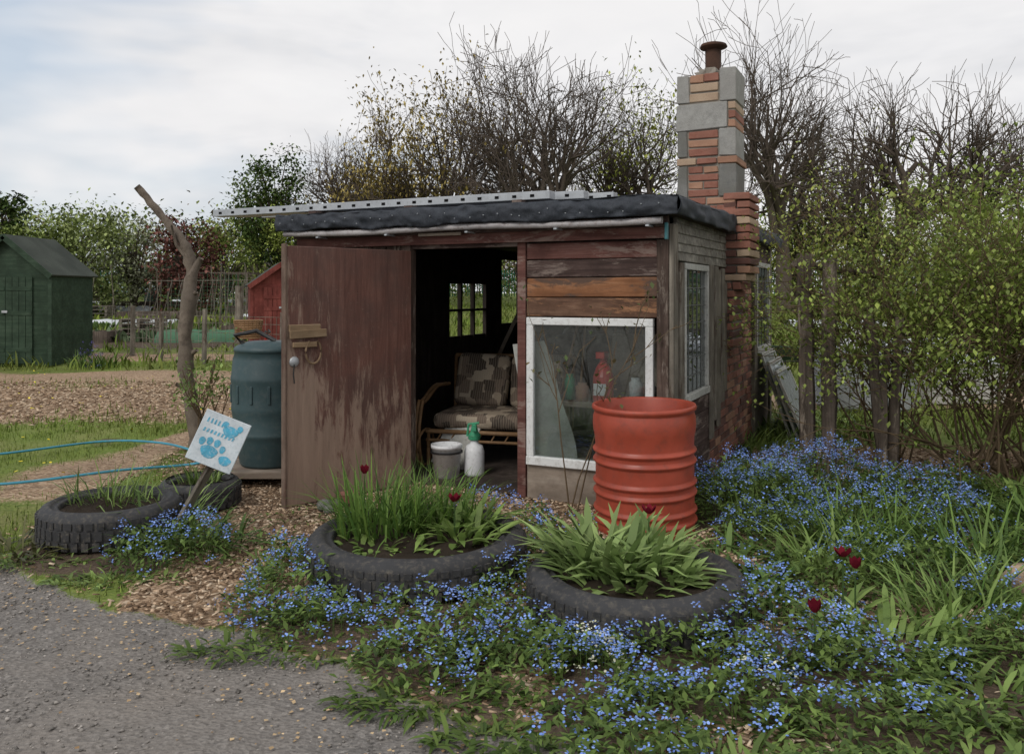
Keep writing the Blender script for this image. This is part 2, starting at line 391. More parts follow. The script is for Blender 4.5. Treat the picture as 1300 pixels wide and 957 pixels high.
B('door_jamb_left',-2.255,-2.19,-.03,.06,0,2.0,M['brZ'])
B('door_jamb_right',-1.205,-1.135,-.025,.06,0,2.0,M['red'])
B('door_lintel',-2.19,-1.205,-.01,.05,1.965,2.06,M['dk'])
B('fascia_board',W0-.05,.0,-.075,-.033,1.995,2.1,M['red'],rot=(rad(3),0,0))
B('fascia_board_upper',W0-.05,.02,-.12,-.08,2.075,2.15,M['dk'])
for z0,z1,mt in((1.86,1.985,'red'),(1.722,1.854,'dk'),(1.57,1.715,'or'),(1.42,1.563,'or2')):
    B('front_plank',-1.13,-.085,-.012+random.uniform(-.006,.004),.02,z0,z1,M[mt],rot=(random.uniform(-.02,.01),random.uniform(-.005,.005),0),bevel=.006)
B('front_corner_post',-.088,-.002,-.03,.06,0,1.99,M['brZ'],bevel=.006)
B('front_ply_base',-1.13,-.09,-.005,.025,.0,.265,M['ply'])
B('front_inner_lining',-1.13,-.09,.03,.05,1.42,2.1,M['int'])
def window(name,par,x0,x1,z0,z1,fw,mat,glass,nv=0,nh=0):
    mb=MB(); d=.035
    mb.box(x0,x1,-d,.02,z1-fw,z1); mb.box(x0,x1,-d-.008,.022,z0,z0+fw*1.15)
    mb.box(x0,x0+fw,-d+.002,.018,z0+fw*1.15,z1-fw); mb.box(x1-fw,x1,-d+.002,.018,z0+fw*1.15,z1-fw)
    mb.build(name+'_frame',mat,par,bevel=.006,seg=2)
    if nv:
        mb=MB()
        for i in range(nv):
            xx=x0+fw+(x1-x0-2*fw)*(i+1)/(nv+1); mb.box(xx-.004,xx+.004,-.012,.0,z0+fw,z1-fw)
        for i in range(nh):
            zz=z0+fw+(z1-z0-2*fw)*(i+1)/(nh+1); mb.box(x0+fw,x1-fw,-.0125,.001,zz-.004,zz+.004)
        mb.build(name+'_lattice',M['lead'],par)
    MB().box(x0+fw*.6,x1-fw*.6,-.006,-.003,z0+fw*.6,z1-fw*.6).build(name+'_glass',glass,par)
window('front_window',S,-1.125,-.115,.27,1.412,.058,M['white'],M['glass'])
SW=empty('side_wall',(0,0,0),rad(90),S)
def BS(name,a0,a1,p0,p1,z0,z1,mat,bevel=.003,rot=(0,0,0)):
    return B(name,a0,a1,-p1,-p0,z0,z1,mat,bevel,rot,SW)
BS('corner_post_side',-.02,.12,.0,.035,0,2.1,M['greyZ'],.006)
BS('side_post',.20,.33,-.01,.03,.0,1.83,M['greyZ'],.006)
BS('side_post_gap',.12,.2,-.02,.0,.0,1.83,M['brZ'])
for i in range(5):
    z=1.835+i*.07; BS('side_shiplap',.10,1.93-random.uniform(0,.05),-.005,.03,z,z+.08,M['greyX'],.004,rot=(rad(-9),random.uniform(-.012,.012),0))
window('side_window',SW,.34,1.17,.76,1.83,.05,M['cream'],M['glassS'],nv=4,nh=6)
z=.0
for i in range(6):
    BS('side_low_board',.33,1.25,-.01,.02,z,z+.122,M['dk'],.004,rot=(0,random.uniform(-.01,.01),0)); z+=.125
for i,(a,zz,zt) in enumerate([(1.19,.35,1.84),(1.33,.5,1.83),(1.47,.42,1.8),(1.61,.62,1.82),(1.76,.7,1.7)]):
    BS('side_upright',a,a+.125,.022+.01*(i%2),.045+.01*(i%2),zz,zt,M['greyZ'],.005,rot=(0,random.uniform(-.02,.02),0))
mb=MB(); mb.box(-.09,-.008,1.25,3.45,0,1.85,m=4)
z=.0;r=0
while z<1.83:
    y=1.26+(.11 if r%2 else 0)
    while y<3.4:
        o=random.uniform(-.004,.007); mb.box(-.05,.004+o,y,y+.205,z+.005,z+.066,m=random.choice([0,0,0,1,3,3]),jit=.003); y+=.217
    z+=.0755;r+=1
mb.build('brick_side_wall',[M['b1'],M['b2'],M['b3'],M['b4'],M['mortar']],S,bevel=.003)
BS('side_back_post',3.45,3.62,-.02,.04,0,2.15,M['greyZ'],.006)
window('side_window_rear',SW,3.66,4.6,.92,1.95,.06,M['cream'],M['glassS'],nv=3,nh=5)
BS('plaster_panel',3.62,4.68,-.03,.01,0,.91,M['plaster'])
BS('side_end_post',4.6,4.72,-.02,.035,0,2.15,M['greyZ'],.006)
BS('side_top_boards',1.93,4.7,-.03,-.004,1.86,2.2,M['dk'])
BS('side_inner_top',0.06,1.9,-.06,-.035,1.8,2.2,M['int'])
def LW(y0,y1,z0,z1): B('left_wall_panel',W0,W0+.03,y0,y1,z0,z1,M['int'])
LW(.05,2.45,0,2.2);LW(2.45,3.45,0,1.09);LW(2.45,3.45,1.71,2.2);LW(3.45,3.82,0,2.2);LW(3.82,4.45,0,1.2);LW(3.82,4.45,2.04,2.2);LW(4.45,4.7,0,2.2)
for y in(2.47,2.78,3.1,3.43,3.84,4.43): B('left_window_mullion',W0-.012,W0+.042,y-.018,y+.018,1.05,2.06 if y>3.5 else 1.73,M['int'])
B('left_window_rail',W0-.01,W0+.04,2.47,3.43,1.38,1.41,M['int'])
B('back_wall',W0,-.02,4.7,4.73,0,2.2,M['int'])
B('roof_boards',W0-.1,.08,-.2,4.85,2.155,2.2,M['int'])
def feltstrip(name,pts_fn,n,rows,par=S):
    mb=MB()
    for i in range(n+1):
        for j in range(rows+1): mb.v.append(pts_fn(i/n,j/rows))
    for i in range(n):
        for j in range(rows):
            a=i*(rows+1)+j; mb.f.append((a,a+1,a+rows+2,a+rows+1)); mb.m.append(0)
    o=mb.build(name,M['felt'],par,smooth=True)
    md=o.modifiers.new('t','SOLIDIFY'); md.thickness=.004; return o
def nz(a,b,s=0): return float(vn(a,b,1,s))-.5
feltstrip('roof_felt',lambda u,v:(W0-.14+u*3.56,-.24+v*5.12,2.275+.03*nz(u*9,v*9,1)+.012*nz(u*40,v*20,3)),90,40)
def ff(u,v):
    x=W0-.14+u*3.56; z=2.28-.145*v+.02*nz(u*30,0,2)*(1-v)+.035*nz(u*14,5,4)*v
    return (x,-.24-.02*math.sin(v*3)-.03*nz(u*34,v*3,6)-.02*nz(u*90,v*6,8),z)
feltstrip('felt_front_edge',ff,240,10)
def fs(u,v):
    y=-.24+u*5.12; z=2.28-.13*v+.02*nz(u*20,3,2)+(.03*sst((u-.1)*6) if u<.45 else .03)*(1-v)
    return (.12+.015*math.sin(v*3)+.03*nz(u*36,v*3,9),y,z)
feltstrip('felt_side_edge',fs,160,8)
def fl(u,v): return (W0-.14-.01*math.sin(v*3),-.24+u*5.12,2.28-.13*v)
feltstrip('felt_left_edge',fl,20,3)
mb=MB()
for i in range(30):
    x=W0-.05+i*.115+random.uniform(-.03,.03); zz=2.2+random.uniform(-.03,.03); mb.box(x-.003,x+.003,-.272,-.258,zz,zz+.006)
mb.build('felt_nails',M['metal'],S)
mb=MB()
xs_=np.linspace(W0-.08,-.0,24)
mb.tube([(x,-.2,2.112+.008*math.sin(x*3)) for x in xs_],.026,10)
mb.build('gutter_pipe',M['gut'],S,smooth=True)
mb=MB()
for x in(-3.0,-2.3,-1.55,-.8,-.1): mb.box(x-.012,x+.012,-.232,-.1,2.07,2.082)
mb.build('gutter_brackets',M['metal'],S)
B('gutter_light_strip',-2.05,-1.65,-.135,-.125,2.06,2.085,M['ply'])
B('teal_strip',-.0,.02,-.14,-.1,1.98,2.10,paint('teal_paint',(.04,.16,.18)))
# chimney
mats=[M['b1'],M['b2'],M['b3'],M['b4'],M['mortar'],M['block'],M['block2']]
mb=MB(); cx0,cx1,cy0,cy1=-.425,.12,1.9,2.36
mb.box(cx0+.012,cx1-.012,cy0+.012,cy1-.012,2.1,3.65,m=4)
def course(x0,x1,y0,y1,z0,z1,n,cs,j=.005):
    h=(z1-z0)/n
    for i in range(n):
        row=cs[i%len(cs)]; row=row if isinstance(row,tuple) else (row,)
        k=len(row); w=(x1-x0)/k
        for q,cc in enumerate(row): mb.box(x0+q*w+.005,x0+(q+1)*w-.005,y0-random.uniform(-.004,.01),y1,z0+i*h+.007,z0+(i+1)*h-.007,m=cc,jit=j)
mb.box(cx0-.004,-.315,cy0-.005,cy0+.3,3.395,3.655,m=5,jit=.006); course(-.312,-.035,cy0,cy1,3.392,3.66,3,[2,2,(1,0)]); mb.box(-.03,cx1+.005,cy0-.012,cy1-.03,3.39,3.69,m=5,jit=.006)
course(cx0+.02,-.31,cy0+.3,cy1,3.392,3.64,3,[0])
mb.box(cx0-.01,.04,cy0-.008,cy1,3.135,3.385,m=5,jit=.007); course(.045,cx1,cy0+.0,cy1,3.135,3.385,3,[1,0,2])
mb.box(cx0-.004,-.33,cy0-.005,cy1-.05,2.88,3.13,m=6,jit=.006); course(-.325,-.04,cy0,cy1,2.88,3.13,3,[0,1,0]); mb.box(-.036,cx1+.004,cy0-.008,cy1-.04,2.88,3.13,m=5,jit=.006)
course(cx0-.012,cx1+.02,cy0-.012,cy1+.01,2.80,2.875,1,[(2,0,1)])
mb.box(cx0-.0,-.33,cy0-.005,cy1-.05,2.5,2.795,m=6,jit=.006); course(-.325,-.04,cy0,cy1,2.5,2.795,4,[0,(1,0),0,(0,1)]); mb.box(-.036,cx1+.004,cy0-.008,cy1-.04,2.5,2.795,m=6,jit=.006)
course(cx0,cx1,cy0,cy1,2.28,2.5,3,[(0,3),(3,0,0),(0,1)])
z=2.46;r=0
mb.box(.01,.2,1.93,2.40,1.75,2.4,m=4); mb.box(.01,.09,1.93,2.40,1.1,1.8,m=4)
while z>1.08:
    rgt=.25 if z>1.75 else max(.10,.25-(1.75-z)*.7)
    y0=1.9
    k=max(1,int(round(rgt/.17))); w=rgt/k; off=(.5 if r%2 else 0)
    cs=[0.0]+[w*(q+off) for q in range(k+1) if 0<w*(q+off)<rgt]+[rgt]
    for a,b_ in zip(cs[:-1],cs[1:]):
        mb.box(a+.004,b_-.004,y0-random.uniform(0,.012),2.43,z+.006,z+.068,m=random.choice([0,0,3,0,3,1,2]),jit=.005)
    z-=.0755;r+=1
mb.build('chimney_stack',mats,S,bevel=.006)
mb=MB()
for _ in range(10):
    x=random.uniform(-.3,.05); mb.box(x-.05,x+.05,1.93+random.uniform(0,.2),2.1+random.uniform(0,.15),3.655,3.69+random.uniform(0,.03),jit=.02)
mb.build('chimney_mortar_cap',M['mortar'],S,bevel=.01)
mb=MB(); mb.lathe([(.07,0),(.075,.0),(.075,.05),(.082,.055),(.082,.08),(.074,.085),(.076,.26),(.07,.26)],(-.13,2.1,3.66),24)
mb.lathe([(.0,.335),(.06,.335),(.12,.315),(.13,.295),(.125,.285),(.09,.275),(.07,.26),(0,.26)],(-.13,2.1,3.66),24,wob=.04)
mb.build('flue_pipe',M['rust'],S,smooth=True)

# door
dh=empty('door',(-2.19,-.035,0),math.atan2(-1.058,-.413),S)
def BD(name,x0,x1,y0,y1,z0,z1,mat,bevel=.003,rot=(0,0,0)): return B(name,x0,x1,y0,y1,z0,z1,mat,bevel,rot,dh)
m,nt,b=mat0('door_face',.55,.3)
tcv=nd(nt,'ShaderNodeTexCoord').outputs['Object']
mp=nd(nt,'ShaderNodeMapping',{'Vector':tcv,'Scale':(12,12,1.0)}).outputs[0]
gr=noise(nt,mp,1.6,8,.75,.5); bl=noise(nt,tcv,2.2,6,.68); fine=noise(nt,tcv,40,4,.7)
mp2=nd(nt,'ShaderNodeMapping',{'Vector':tcv,'Scale':(9,9,1.4)}).outputs[0]; bl2=noise(nt,mp2,1.7,8,.78,.5)
col=ramp(nt,gr,[(.3,(.075,.032,.024)),(.5,(.135,.062,.047)),(.75,(.20,.105,.08))])
col=mix(nt,ramp(nt,bl,[(.4,0),(.62,.65)]),col,(.075,.047,.04))
sx=nd(nt,'ShaderNodeSeparateXYZ',{0:tcv})
lo=nd(nt,'ShaderNodeMapRange',{'Value':sx.outputs[2],'From Min':-.95,'From Max':.9,'To Min':.24,'To Max':-.12}).outputs[0]
ed=nd(nt,'ShaderNodeMapRange',{'Value':sx.outputs[0],'From Min':.1,'From Max':.57,'To Min':0.0,'To Max':.19}).outputs[0]
s1=nd(nt,'ShaderNodeMath',{0:lo,1:ed},operation='ADD').outputs[0]; s2=nd(nt,'ShaderNodeMath',{0:s1,1:bl2},operation='ADD').outputs[0]
col=mix(nt,ramp(nt,s2,[(.60,0),(.70,.85)]),col,mix(nt,gr,(.15,.10,.075),(.40,.295,.225)))
col=mix(nt,ramp(nt,fine,[(.6,0),(.75,.45)]),col,(.24,.17,.13))
nt.links.new(col,b.inputs['Base Color']); bump(nt,b,gr,.4,.008)
BD('door_panel',0,1.13,-.022,.022,.02,1.95,m,.004)
BD('door_edge_batten',1.132,1.15,-.03,.03,.01,1.965,M['doorlow'],.004)
BD('latch_back',.86,1.12,.024,.045,1.31,1.365,M['latch'],.004)
BD('latch_bar',.82,1.125,.047,.065,1.265,1.325,M['latch'],.004,rot=(0,rad(2),0))
BD('latch_bar_low',.9,1.1,.046,.062,1.195,1.235,M['latch'],.004)
mb=MB(); mb.tube([(.93+.065*math.cos(a),.055,1.16+.09*math.sin(a)) for a in np.linspace(rad(120),rad(420),18)],.009,8); mb.build('rope_loop',M['rope'],dh,smooth=True)
mb=MB(); mb.lathe([(0,.02),(.035,.018),(.04,.0),(.03,-.01),(0,-.01)],(0,0,0),16); mb.build('lock_disc',M['metal'],dh,smooth=True,loc=(1.075,.03,1.09),rot=(rad(90),0,0))
mb=MB(); mb.tube([(1.08,.04,1.07),(1.09,.045,1.0),(1.085,.05,.93)],.005,6); mb.build('door_wire',M['black'],dh)

# interior furniture
ch=empty('wicker_armchair',toW(-1.85,1.0,.02),rad(-14))
MB().box(-.55,.55,-.38,.3,.36,.5).build('seat_cushion',M['cush'],ch,bevel=.06,seg=4,smooth=True)
MB().box(-.54,-.01,-.08,.08,-.24,.28).build('back_cushion_left',M['cush'],ch,bevel=.07,seg=4,smooth=True,loc=(0,.33,.70),rot=(rad(-18),rad(3),0))
MB().box(.01,.54,-.08,.08,-.24,.28).build('back_cushion_right',M['cush'],ch,bevel=.07,seg=4,smooth=True,loc=(0,.33,.70),rot=(rad(-18),rad(-2),0))
mb=MB()
for sx_ in(-1,1):
    for o in(0,.035):
        a=np.linspace(0,1,14)
        mb.tube([(sx_*(.62+o),-.42+.02*math.sin(t*3)+.75*t,.62-.03*math.cos(t*6)+.1*t) for t in a],.016,8)
        mb.tube([(sx_*(.62+o),-.42-.1*math.sin(t*math.pi),.62-.62*t) for t in a],.016,8)
    mb.tube([(sx_*.58,-.38,0),(sx_*.58,-.38,.36)],.018,8); mb.tube([(sx_*.58,.38,0),(sx_*.6,.5,.96)],.018,8)
    mb.tube([(sx_*.6,-.4+.22*math.cos(t),.2+.16*math.sin(t)) for t in np.linspace(0,6.28,18)],.012,6)
mb.tube([(-.6,-.38,.34),(.6,-.38,.34)],.02,8);mb.tube([(-.6,-.38,.26),(.6,-.38,.26)],.014,8);mb.tube([(-.6,.5,.96),(.6,.5,.96)],.02,8)
for i in range(9): mb.tube([(-.5+i*.125,-.38,.26),(-.45+i*.125,-.38,.34)],.008,5)
mb.build('cane_frame',M['cane'],ch,smooth=True)
bk=empty('bucket',toW(-1.95,.16,.06))
MB().lathe([(0,0),(.105,0),(.125,.24),(.132,.24),(.132,.27),(.12,.27),(.1,.02),(0,.02)],seg=32).build('pail',M['plastW'],bk,smooth=True)
MB().lathe([(.126,.2),(.136,.2),(.136,.215),(.126,.215)],seg=32).build('rim',M['black'],bk)
bt=empty('spray_bottle',toW(-1.76,.3,.06))
MB().lathe([(0,0),(.08,0),(.085,.02),(.085,.2),(.07,.25),(.035,.27),(.03,.3),(0,.3)],seg=24).build('bottle_body',M['plastW'],bt,smooth=True)
mb=MB(); mb.lathe([(0,.3),(.05,.3),(.055,.34),(.035,.36),(.02,.43),(0,.43)],seg=20); mb.box(-.02,.02,-.1,.03,.385,.42); mb.tube([(-.06,0,.33),(-.05,0,.43),(.04,0,.44)],.012,6)
mb.build('pump_top',M['plastG'],bt,bevel=.003)
MB().box(-.17,.17,-.01,.01,0,.42).build('leaning_board',M['cream'],None,bevel=.003,loc=toW(-2.12,.45,.06),rot=(rad(-25),rad(12),rad(-30)))
tb=empty('workbench',toW(-.6,.36,0),SR)
mb=MB(); mb.box(-.48,.5,-.28,.3,.72,.76)
for a in(-.43,.45):
    for c_ in(-.24,.25): mb.box(a-.03,a+.03,c_-.03,c_+.03,.06,.72)
mb.box(-.48,.5,-.27,-.24,.3,.33)
mb.build('bench_top',M['ply'],tb,bevel=.004)
rb=empty('red_bottle',toW(-.56,.16,.76),SR)
mb=MB(); mb.lathe([(0,0),(.075,0),(.08,.02),(.08,.2),(.055,.27),(.028,.31),(.028,.35),(0,.35)],seg=20); mb.box(-.035,.035,-.08,.025,.34,.39)
mb.build('bottle',M['plastR'],rb,bevel=.004); MB().box(-.05,.05,-.086,-.081,.06,.15).build('label',M['plastW'],rb)
for i,(x,y,hh_,r_,mt) in enumerate(((-.3,.16,.2,.05,'plastW'),(-.2,.2,.16,.045,'tank'),(-.74,.18,.14,.05,'b2'),(-.86,.22,.2,.04,'plastG'))):
    E=empty('storage_jar',toW(x,y,.76)); MB().lathe([(0,0),(r_,0),(r_*1.05,hh_*.8),(r_*.7,hh_*.9),(r_*.75,hh_),(0,hh_)],seg=16).build('jar',M[mt],E,smooth=True)
mb=MB(); n=18
for i in range(n+1):
    t=i/n; mb.v+= [(-.26-.10*math.sin(t*1.4),0,1.0*t),(.0+.12*math.cos(t*1.9)-.05,.03*math.sin(t*9),1.0*t)]
for i in range(n): mb.f.append((2*i,2*i+1,2*i+3,2*i+2)); mb.m.append(0)
mb.build('polythene_sheet',paint('polythene',(.42,.43,.40),.4,.4,var=.35,scale=3),None,smooth=True,loc=toW(-.80,.06,.25),rot=(rad(-1),rad(-8),SR))
MB().box(-.22,.22,-.006,.006,0,.5).build('perspex_sheet',M['plaster'],None,loc=toW(-.36,.38,.78),rot=(rad(-8),0,SR))
mb=MB()
for i in range(5): mb.tube([(-.4+.17*i,0,0),(-.3+.16*i+random.uniform(-.15,.15),.1,random.uniform(.9,1.2))],.012,5)
mb.build('tool_handles',M['cane'],None,loc=toW(-.65,.5,.76),rot=(0,0,SR))
cv=empty('clothes_bundle',toW(-1.75,2.7,1.0))
mb=MB()
for i in range(7): mb.lathe([(0,-.12),(.1,-.1),(.17,0),(.12,.1),(0,.14)],(random.uniform(-.4,.4),random.uniform(-.15,.15),random.uniform(-.05,.12)),10,wob=.3)
mb.build('cloth',M['black'],cv,smooth=True)
tb2=MB().box(-.6,.6,-.25,.25,.84,.88); tb2.box(-.55,-.5,-.2,.2,.06,.84); tb2.box(.5,.55,-.2,.2,.06,.84)
tb2.build('side_table',M['int'],None,loc=toW(-1.75,2.7,0),rot=(0,0,-.4))
MB().box(-.02,.02,-.02,.02,0,1.7).build('wooden_prop',M['ply'],None,loc=toW(-2.75,2.1,.3),rot=(0,rad(25),0))

# roof rails
rr=empty('metal_roof_rails',S.location,SR)
mb=MB();mh=MB()
for j,(y,x0,x1,z) in enumerate([(.02,-4.45,-.95,2.33),(.24,-4.4,-.75,2.345),(.52,-4.3,-.6,2.355),(.85,-4.2,-.42,2.36),(1.25,-3.9,-.5,2.36)]):
    mb.box(x0,x1,y,y+.11,z,z+.065)
    x=x0+.08
    while x<x1-.05:
        mh.box(x,x+.035,y-.003,y+.01,z+.02,z+.042); x+=.155
mb.build('rail_profiles',M['metal'],rr,bevel=.004); mh.build('rail_slots',M['hole'],rr)
mb=MB()
for x in(-3.2,-2.2,-1.2): mb.box(x-.04,x+.04,-.05,1.5,2.29,2.328)
mb.build('battens',M['dk'],rr)

# panes leaning against the rear of the side wall
lp=empty('leaning_window_panes',(3.29,9.6,0),math.atan2(.902,.432))
for i in range(3):
    mb=MB(); w=.48;h=.98-.08*i
    mb.box(-w,w,-.015,.015,0,.045);mb.box(-w,w,-.015,.015,h-.045,h);mb.box(-w,-w+.045,-.014,.014,.045,h-.045);mb.box(w-.045,w,-.014,.014,.045,h-.045)
    mb.build('pane_frame',M['cream'],lp,loc=(-.15*i,-.10*i,0),rot=(rad(-19-2*i),0,0),bevel=.003)
    MB().box(-w+.04,w-.04,-.003,.003,.04,h-.04).build('pane_glass',M['glassP'],lp,loc=(-.15*i,-.10*i,0),rot=(rad(-19-2*i),0,0))

# red barrel
prof=[(0,.01),(.31,.01),(.325,.0),(.335,.02)]
def ridge(z,w=.018,h=.018,r0=.331): return [(r0,z-w*1.6),(r0,z-w),(r0+h*.8,z-w*.45),(r0+h,z),(r0+h*.8,z+w*.45),(r0,z+w),(r0,z+w*1.6)]
for z in(.085,.155,.27,.34,.48,.55): prof+=ridge(z)
prof+=[(.334,.64),(.342,.675),(.346,.72),(.344,.77),(.335,.80),(.333,.81),(.348,.82),(.352,.835),(.346,.85),(.334,.852),(.326,.84),(.324,.5),(.32,.08),(0,.08)]
MB().lathe(prof,(0,0,0),80,wob=.012).build('red_barrel',M['drum'],None,smooth=True,loc=(.905,5.62,0),rot=(rad(.8),rad(-.8),0))
prof=[(0,0),(.25,0),(.262,.02),(.285,.2),(.302,.25),(.308,.26),(.308,.28),(.304,.29),(.325,.45),(.330,.47),(.330,.5),(.328,.52),(.330,.7),(.335,.72),(.335,.75),(.328,.77),(.318,.9),(.30,.96),(.31,.965),(.31,.99),(.29,1.01),(.2,1.045),(0,1.05)]
wb=empty('water_butt',(-2.07,7.12,.14))
MB().lathe(prof,(0,0,0),56).build('butt_body',M['butt'],wb,smooth=True)
mb=MB()
for a in np.linspace(0,2*math.pi,14,endpoint=False):
    mb.box(.327*math.cos(a)-.012,.327*math.cos(a)+.012,.327*math.sin(a)-.012,.327*math.sin(a)+.012,.54,.69,rot=(0,0,a))
mb.build('butt_ribs',M['butt'],wb,bevel=.004)
mb=MB(); mb.tube([(-.2,-.1,1.02),(-.28,-.12,1.1),(-.1,-.1,1.14),(.05,-.05,1.05)],.018,8); mb.build('butt_pipe',M['black'],wb,smooth=True)
mb=MB(); mb.box(-.36,.36,-.36,.36,.08,.135)
for a in(-.3,.3): mb.box(a-.04,a+.04,-.33,.33,0,.08)
mb.build('stand',M['ply'],wb,loc=(0,0,-.14),bevel=.004)

def tyre(x,y,R0,wd,h):
    T=empty('tyre_planter',(x,y,0),0)
    Ri=R0-wd
    pr=[(Ri+.01,.03),(Ri,h-.05),(Ri+.008,h-.025),(Ri+.025,h-.015),(Ri+.035,h-.03),(Ri+.05,h-.015),(Ri+wd*.5,h),(R0-.05,h-.008),(R0-.035,h-.018),(R0-.02,h-.02),(R0-.003,h-.05),(R0,h*.5),(R0-.004,.05),(R0-.03,.012),(Ri+.03,.01)]
    MB().lathe(pr,seg=80,wob=.012).build('carcass',M['rubber'],T,smooth=True)
    mb=MB(); n=int(2*math.pi*R0/.062)
    for i in range(n):
        a=2*math.pi*i/n
        for k,(z0,z1) in enumerate(((.03,h*.34),(h*.36,h*.6),(h*.63,h-.045))):
            aa=a+k*.03
            mb.box(-.02,.02,-.007,.008,z0,z1-.006)
            vs=mb.v[-8:]; ca,sa=math.cos(aa),math.sin(aa)
            mb.v[-8:]=[((R0+p[1])*ca-p[0]*sa,(R0+p[1])*sa+p[0]*ca,p[2]) for p in vs]
    mb.build('tread_blocks',M['rubber'],T)
    mb=MB(); n=26; k=8
    for i in range(n):
        for j in range(k+1):
            r=(Ri+.03)*j/k; a=2*math.pi*i/n; mb.v.append((r*math.cos(a),r*math.sin(a),h-.07+.03*random.random()+.03*(1-j/k)))
    for i in range(n):
        for j in range(k): mb.f.append((i*(k+1)+j,i*(k+1)+j+1,((i+1)%n)*(k+1)+j+1,((i+1)%n)*(k+1)+j)); mb.m.append(0)
    mb.build('soil',M['soil'],T,smooth=True)
tyre(-.55,4.82,.63,.15,.23)
tyre(.62,4.17,.54,.14,.23)
tyre(-2.64,5.45,.43,.13,.25)
tyre(-2.34,6.2,.29,.1,.22)

# sign
sg=empty('painted_sign',(-1.88,5.3,.65))
sgb=empty('board_pivot',(0,0,0),0,sg); sgb.rotation_euler=(rad(-8),rad(23),rad(6))
MB().box(-.15,.15,-.008,.008,-.165,.165).build('board',M['signW'],sgb,bevel=.003)
mb=MB()
def disc(x,z,rx,rz_,y=-.0105,a0=0):
    mb.quad([(x+rx*math.cos(t+a0)*(1+.12*math.sin(3*t)),y,z+rz_*math.sin(t+a0)) for t in [i*2*math.pi/14 for i in range(14)]][::-1])
disc(-.03,-.08,.055,.04);disc(-.095,-.03,.02,.026);disc(-.05,-.015,.02,.026);disc(0,-.015,.02,.026);disc(.045,-.04,.018,.024)
disc(.085,-.1,.04,.03);disc(.045,.08,.05,.035);disc(.0,.115,.018,.02);disc(.095,.115,.018,.022)
for i in range(9): 
    x=-.12+i*.024; mb.quad([(x,-.0106,.03),(x+.012,-.0106,.032),(x+.015,-.0106,.055),(x+.004,-.0106,.055)])
for i in range(5):
    x=-.12+i*.024; mb.quad([(x,-.0106,.09),(x+.012,-.0106,.092),(x+.01,-.0106,.125),(x+.003,-.0106,.12)])
mb.build('painted_pawprints',M['signB'],sgb)
v0=Vector((-.33,.12,-.6)); v1=Vector((.02,.04,-.02)); dv=v1-v0
o=MB().box(-.045,.045,-.012,.012,0,dv.length).build('stake',M['greyZ'],sg,bevel=.003,loc=v0); o.rotation_euler=(dv.to_track_quat('Z','Y').to_euler())

# dead tree
pts=[(-3.25,8.6,-.1),(-3.27,8.6,.1),(-3.34,8.62,.45),(-3.39,8.6,.8),(-3.40,8.58,1.15),(-3.36,8.6,1.5),(-3.33,8.62,1.8),(-3.37,8.6,2.05),(-3.47,8.6,2.2),(-3.62,8.57,2.38),(-3.77,8.53,2.58),(-3.88,8.5,2.74)]
rd=[.12,.085,.07,.08,.066,.074,.066,.055,.042,.04,.032,.045]
P2=[];r2=[]
for i in range(len(pts)-1):
    for k in range(4):
        t=k/4; P2.append([pts[i][q]*(1-t)+pts[i+1][q]*t+random.uniform(-.009,.009) for q in range(3)]); r2.append((rd[i]*(1-t)+rd[i+1]*t)*random.uniform(.82,1.18))
mb=MB(); mb.tube(P2,r2,12)
mb.tube([(-3.33,8.6,1.78),(-3.26,8.58,1.9),(-3.22,8.57,1.96)],[.05,.04,.03],8)
mb.tube([(-3.36,8.6,1.95),(-3.47,8.55,2.1),(-3.5,8.5,2.3)],[.03,.018,.008],6)
for (z,sx_) in((.6,-1),(.95,1),(1.3,-1),(.35,1),(1.55,1)): mb.tube([(-3.37,8.6,z),(-3.37+sx_*.11,8.56,z+.06)],[.035,.02],7)
mb.build('dead_tree',M['bark'],None,smooth=True)

def spl(P,n=10):
    P=[np.array(p,float) for p in P]; out=[]
    for i in range(len(P)-1):
        p0=P[max(i-1,0)];p1=P[i];p2=P[i+1];p3=P[min(i+2,len(P)-1)]
        for k in range(n):
            t=k/n; out.append(.5*((2*p1)+(-p0+p2)*t+(2*p0-5*p1+4*p2-p3)*t*t+(-p0+3*p1-3*p2+p3)*t**3))
    out.append(P[-1]); return out
mb=MB()
mb.tube(spl([(-5.6,7.6,.04),(-4.9,8.0,.05),(-4.3,8.7,.04),(-3.6,8.5,.06),(-3.0,8.0,.05),(-2.6,7.6,.05)]),.012,7)
mb.tube(spl([(-5.2,6.9,.04),(-4.2,6.7,.05),(-3.4,7.2,.06),(-2.9,7.5,.05),(-2.45,7.2,.2)]),.012,7)
mb.build('garden_hose',M['hose'],None,smooth=True)

# bicycle
bc=empty('bicycle',(-3.72,12.0,0),rad(12))
mb=MB()
for x in(0,1.05): mb.tube([(x+.33*math.cos(a),0,.34+.33*math.sin(a)) for a in np.linspace(0,6.283,33)],.016,7)
mb.build('wheels',M['black'],bc,smooth=True)
mb=MB(); mb.tube([(0,0,.34),(.1,0,.75),(.16,0,1.0)],.016,7);mb.tube([(.12,0,.78),(.62,0,.75)],.016,7);mb.tube([(.12,0,.7),(.5,0,.3)],.016,7);mb.tube([(.5,0,.3),(.66,0,.9)],.014,7);mb.tube([(.5,0,.3),(1.05,0,.34)],.012,6);mb.tube([(.63,0,.75),(1.05,0,.34)],.01,6)
mb.build('frame',M['plastR'],bc,smooth=True)
mb=MB(); mb.tube([(.16,-.27,1.05),(.2,-.1,1.03),(.16,0,1.0),(.2,.1,1.03),(.16,.27,1.05)],.012,6); mb.box(.52,.8,-.07,.07,.9,.96); mb.build('handlebar_and_saddle',M['black'],bc,bevel=.01)
mb=MB()
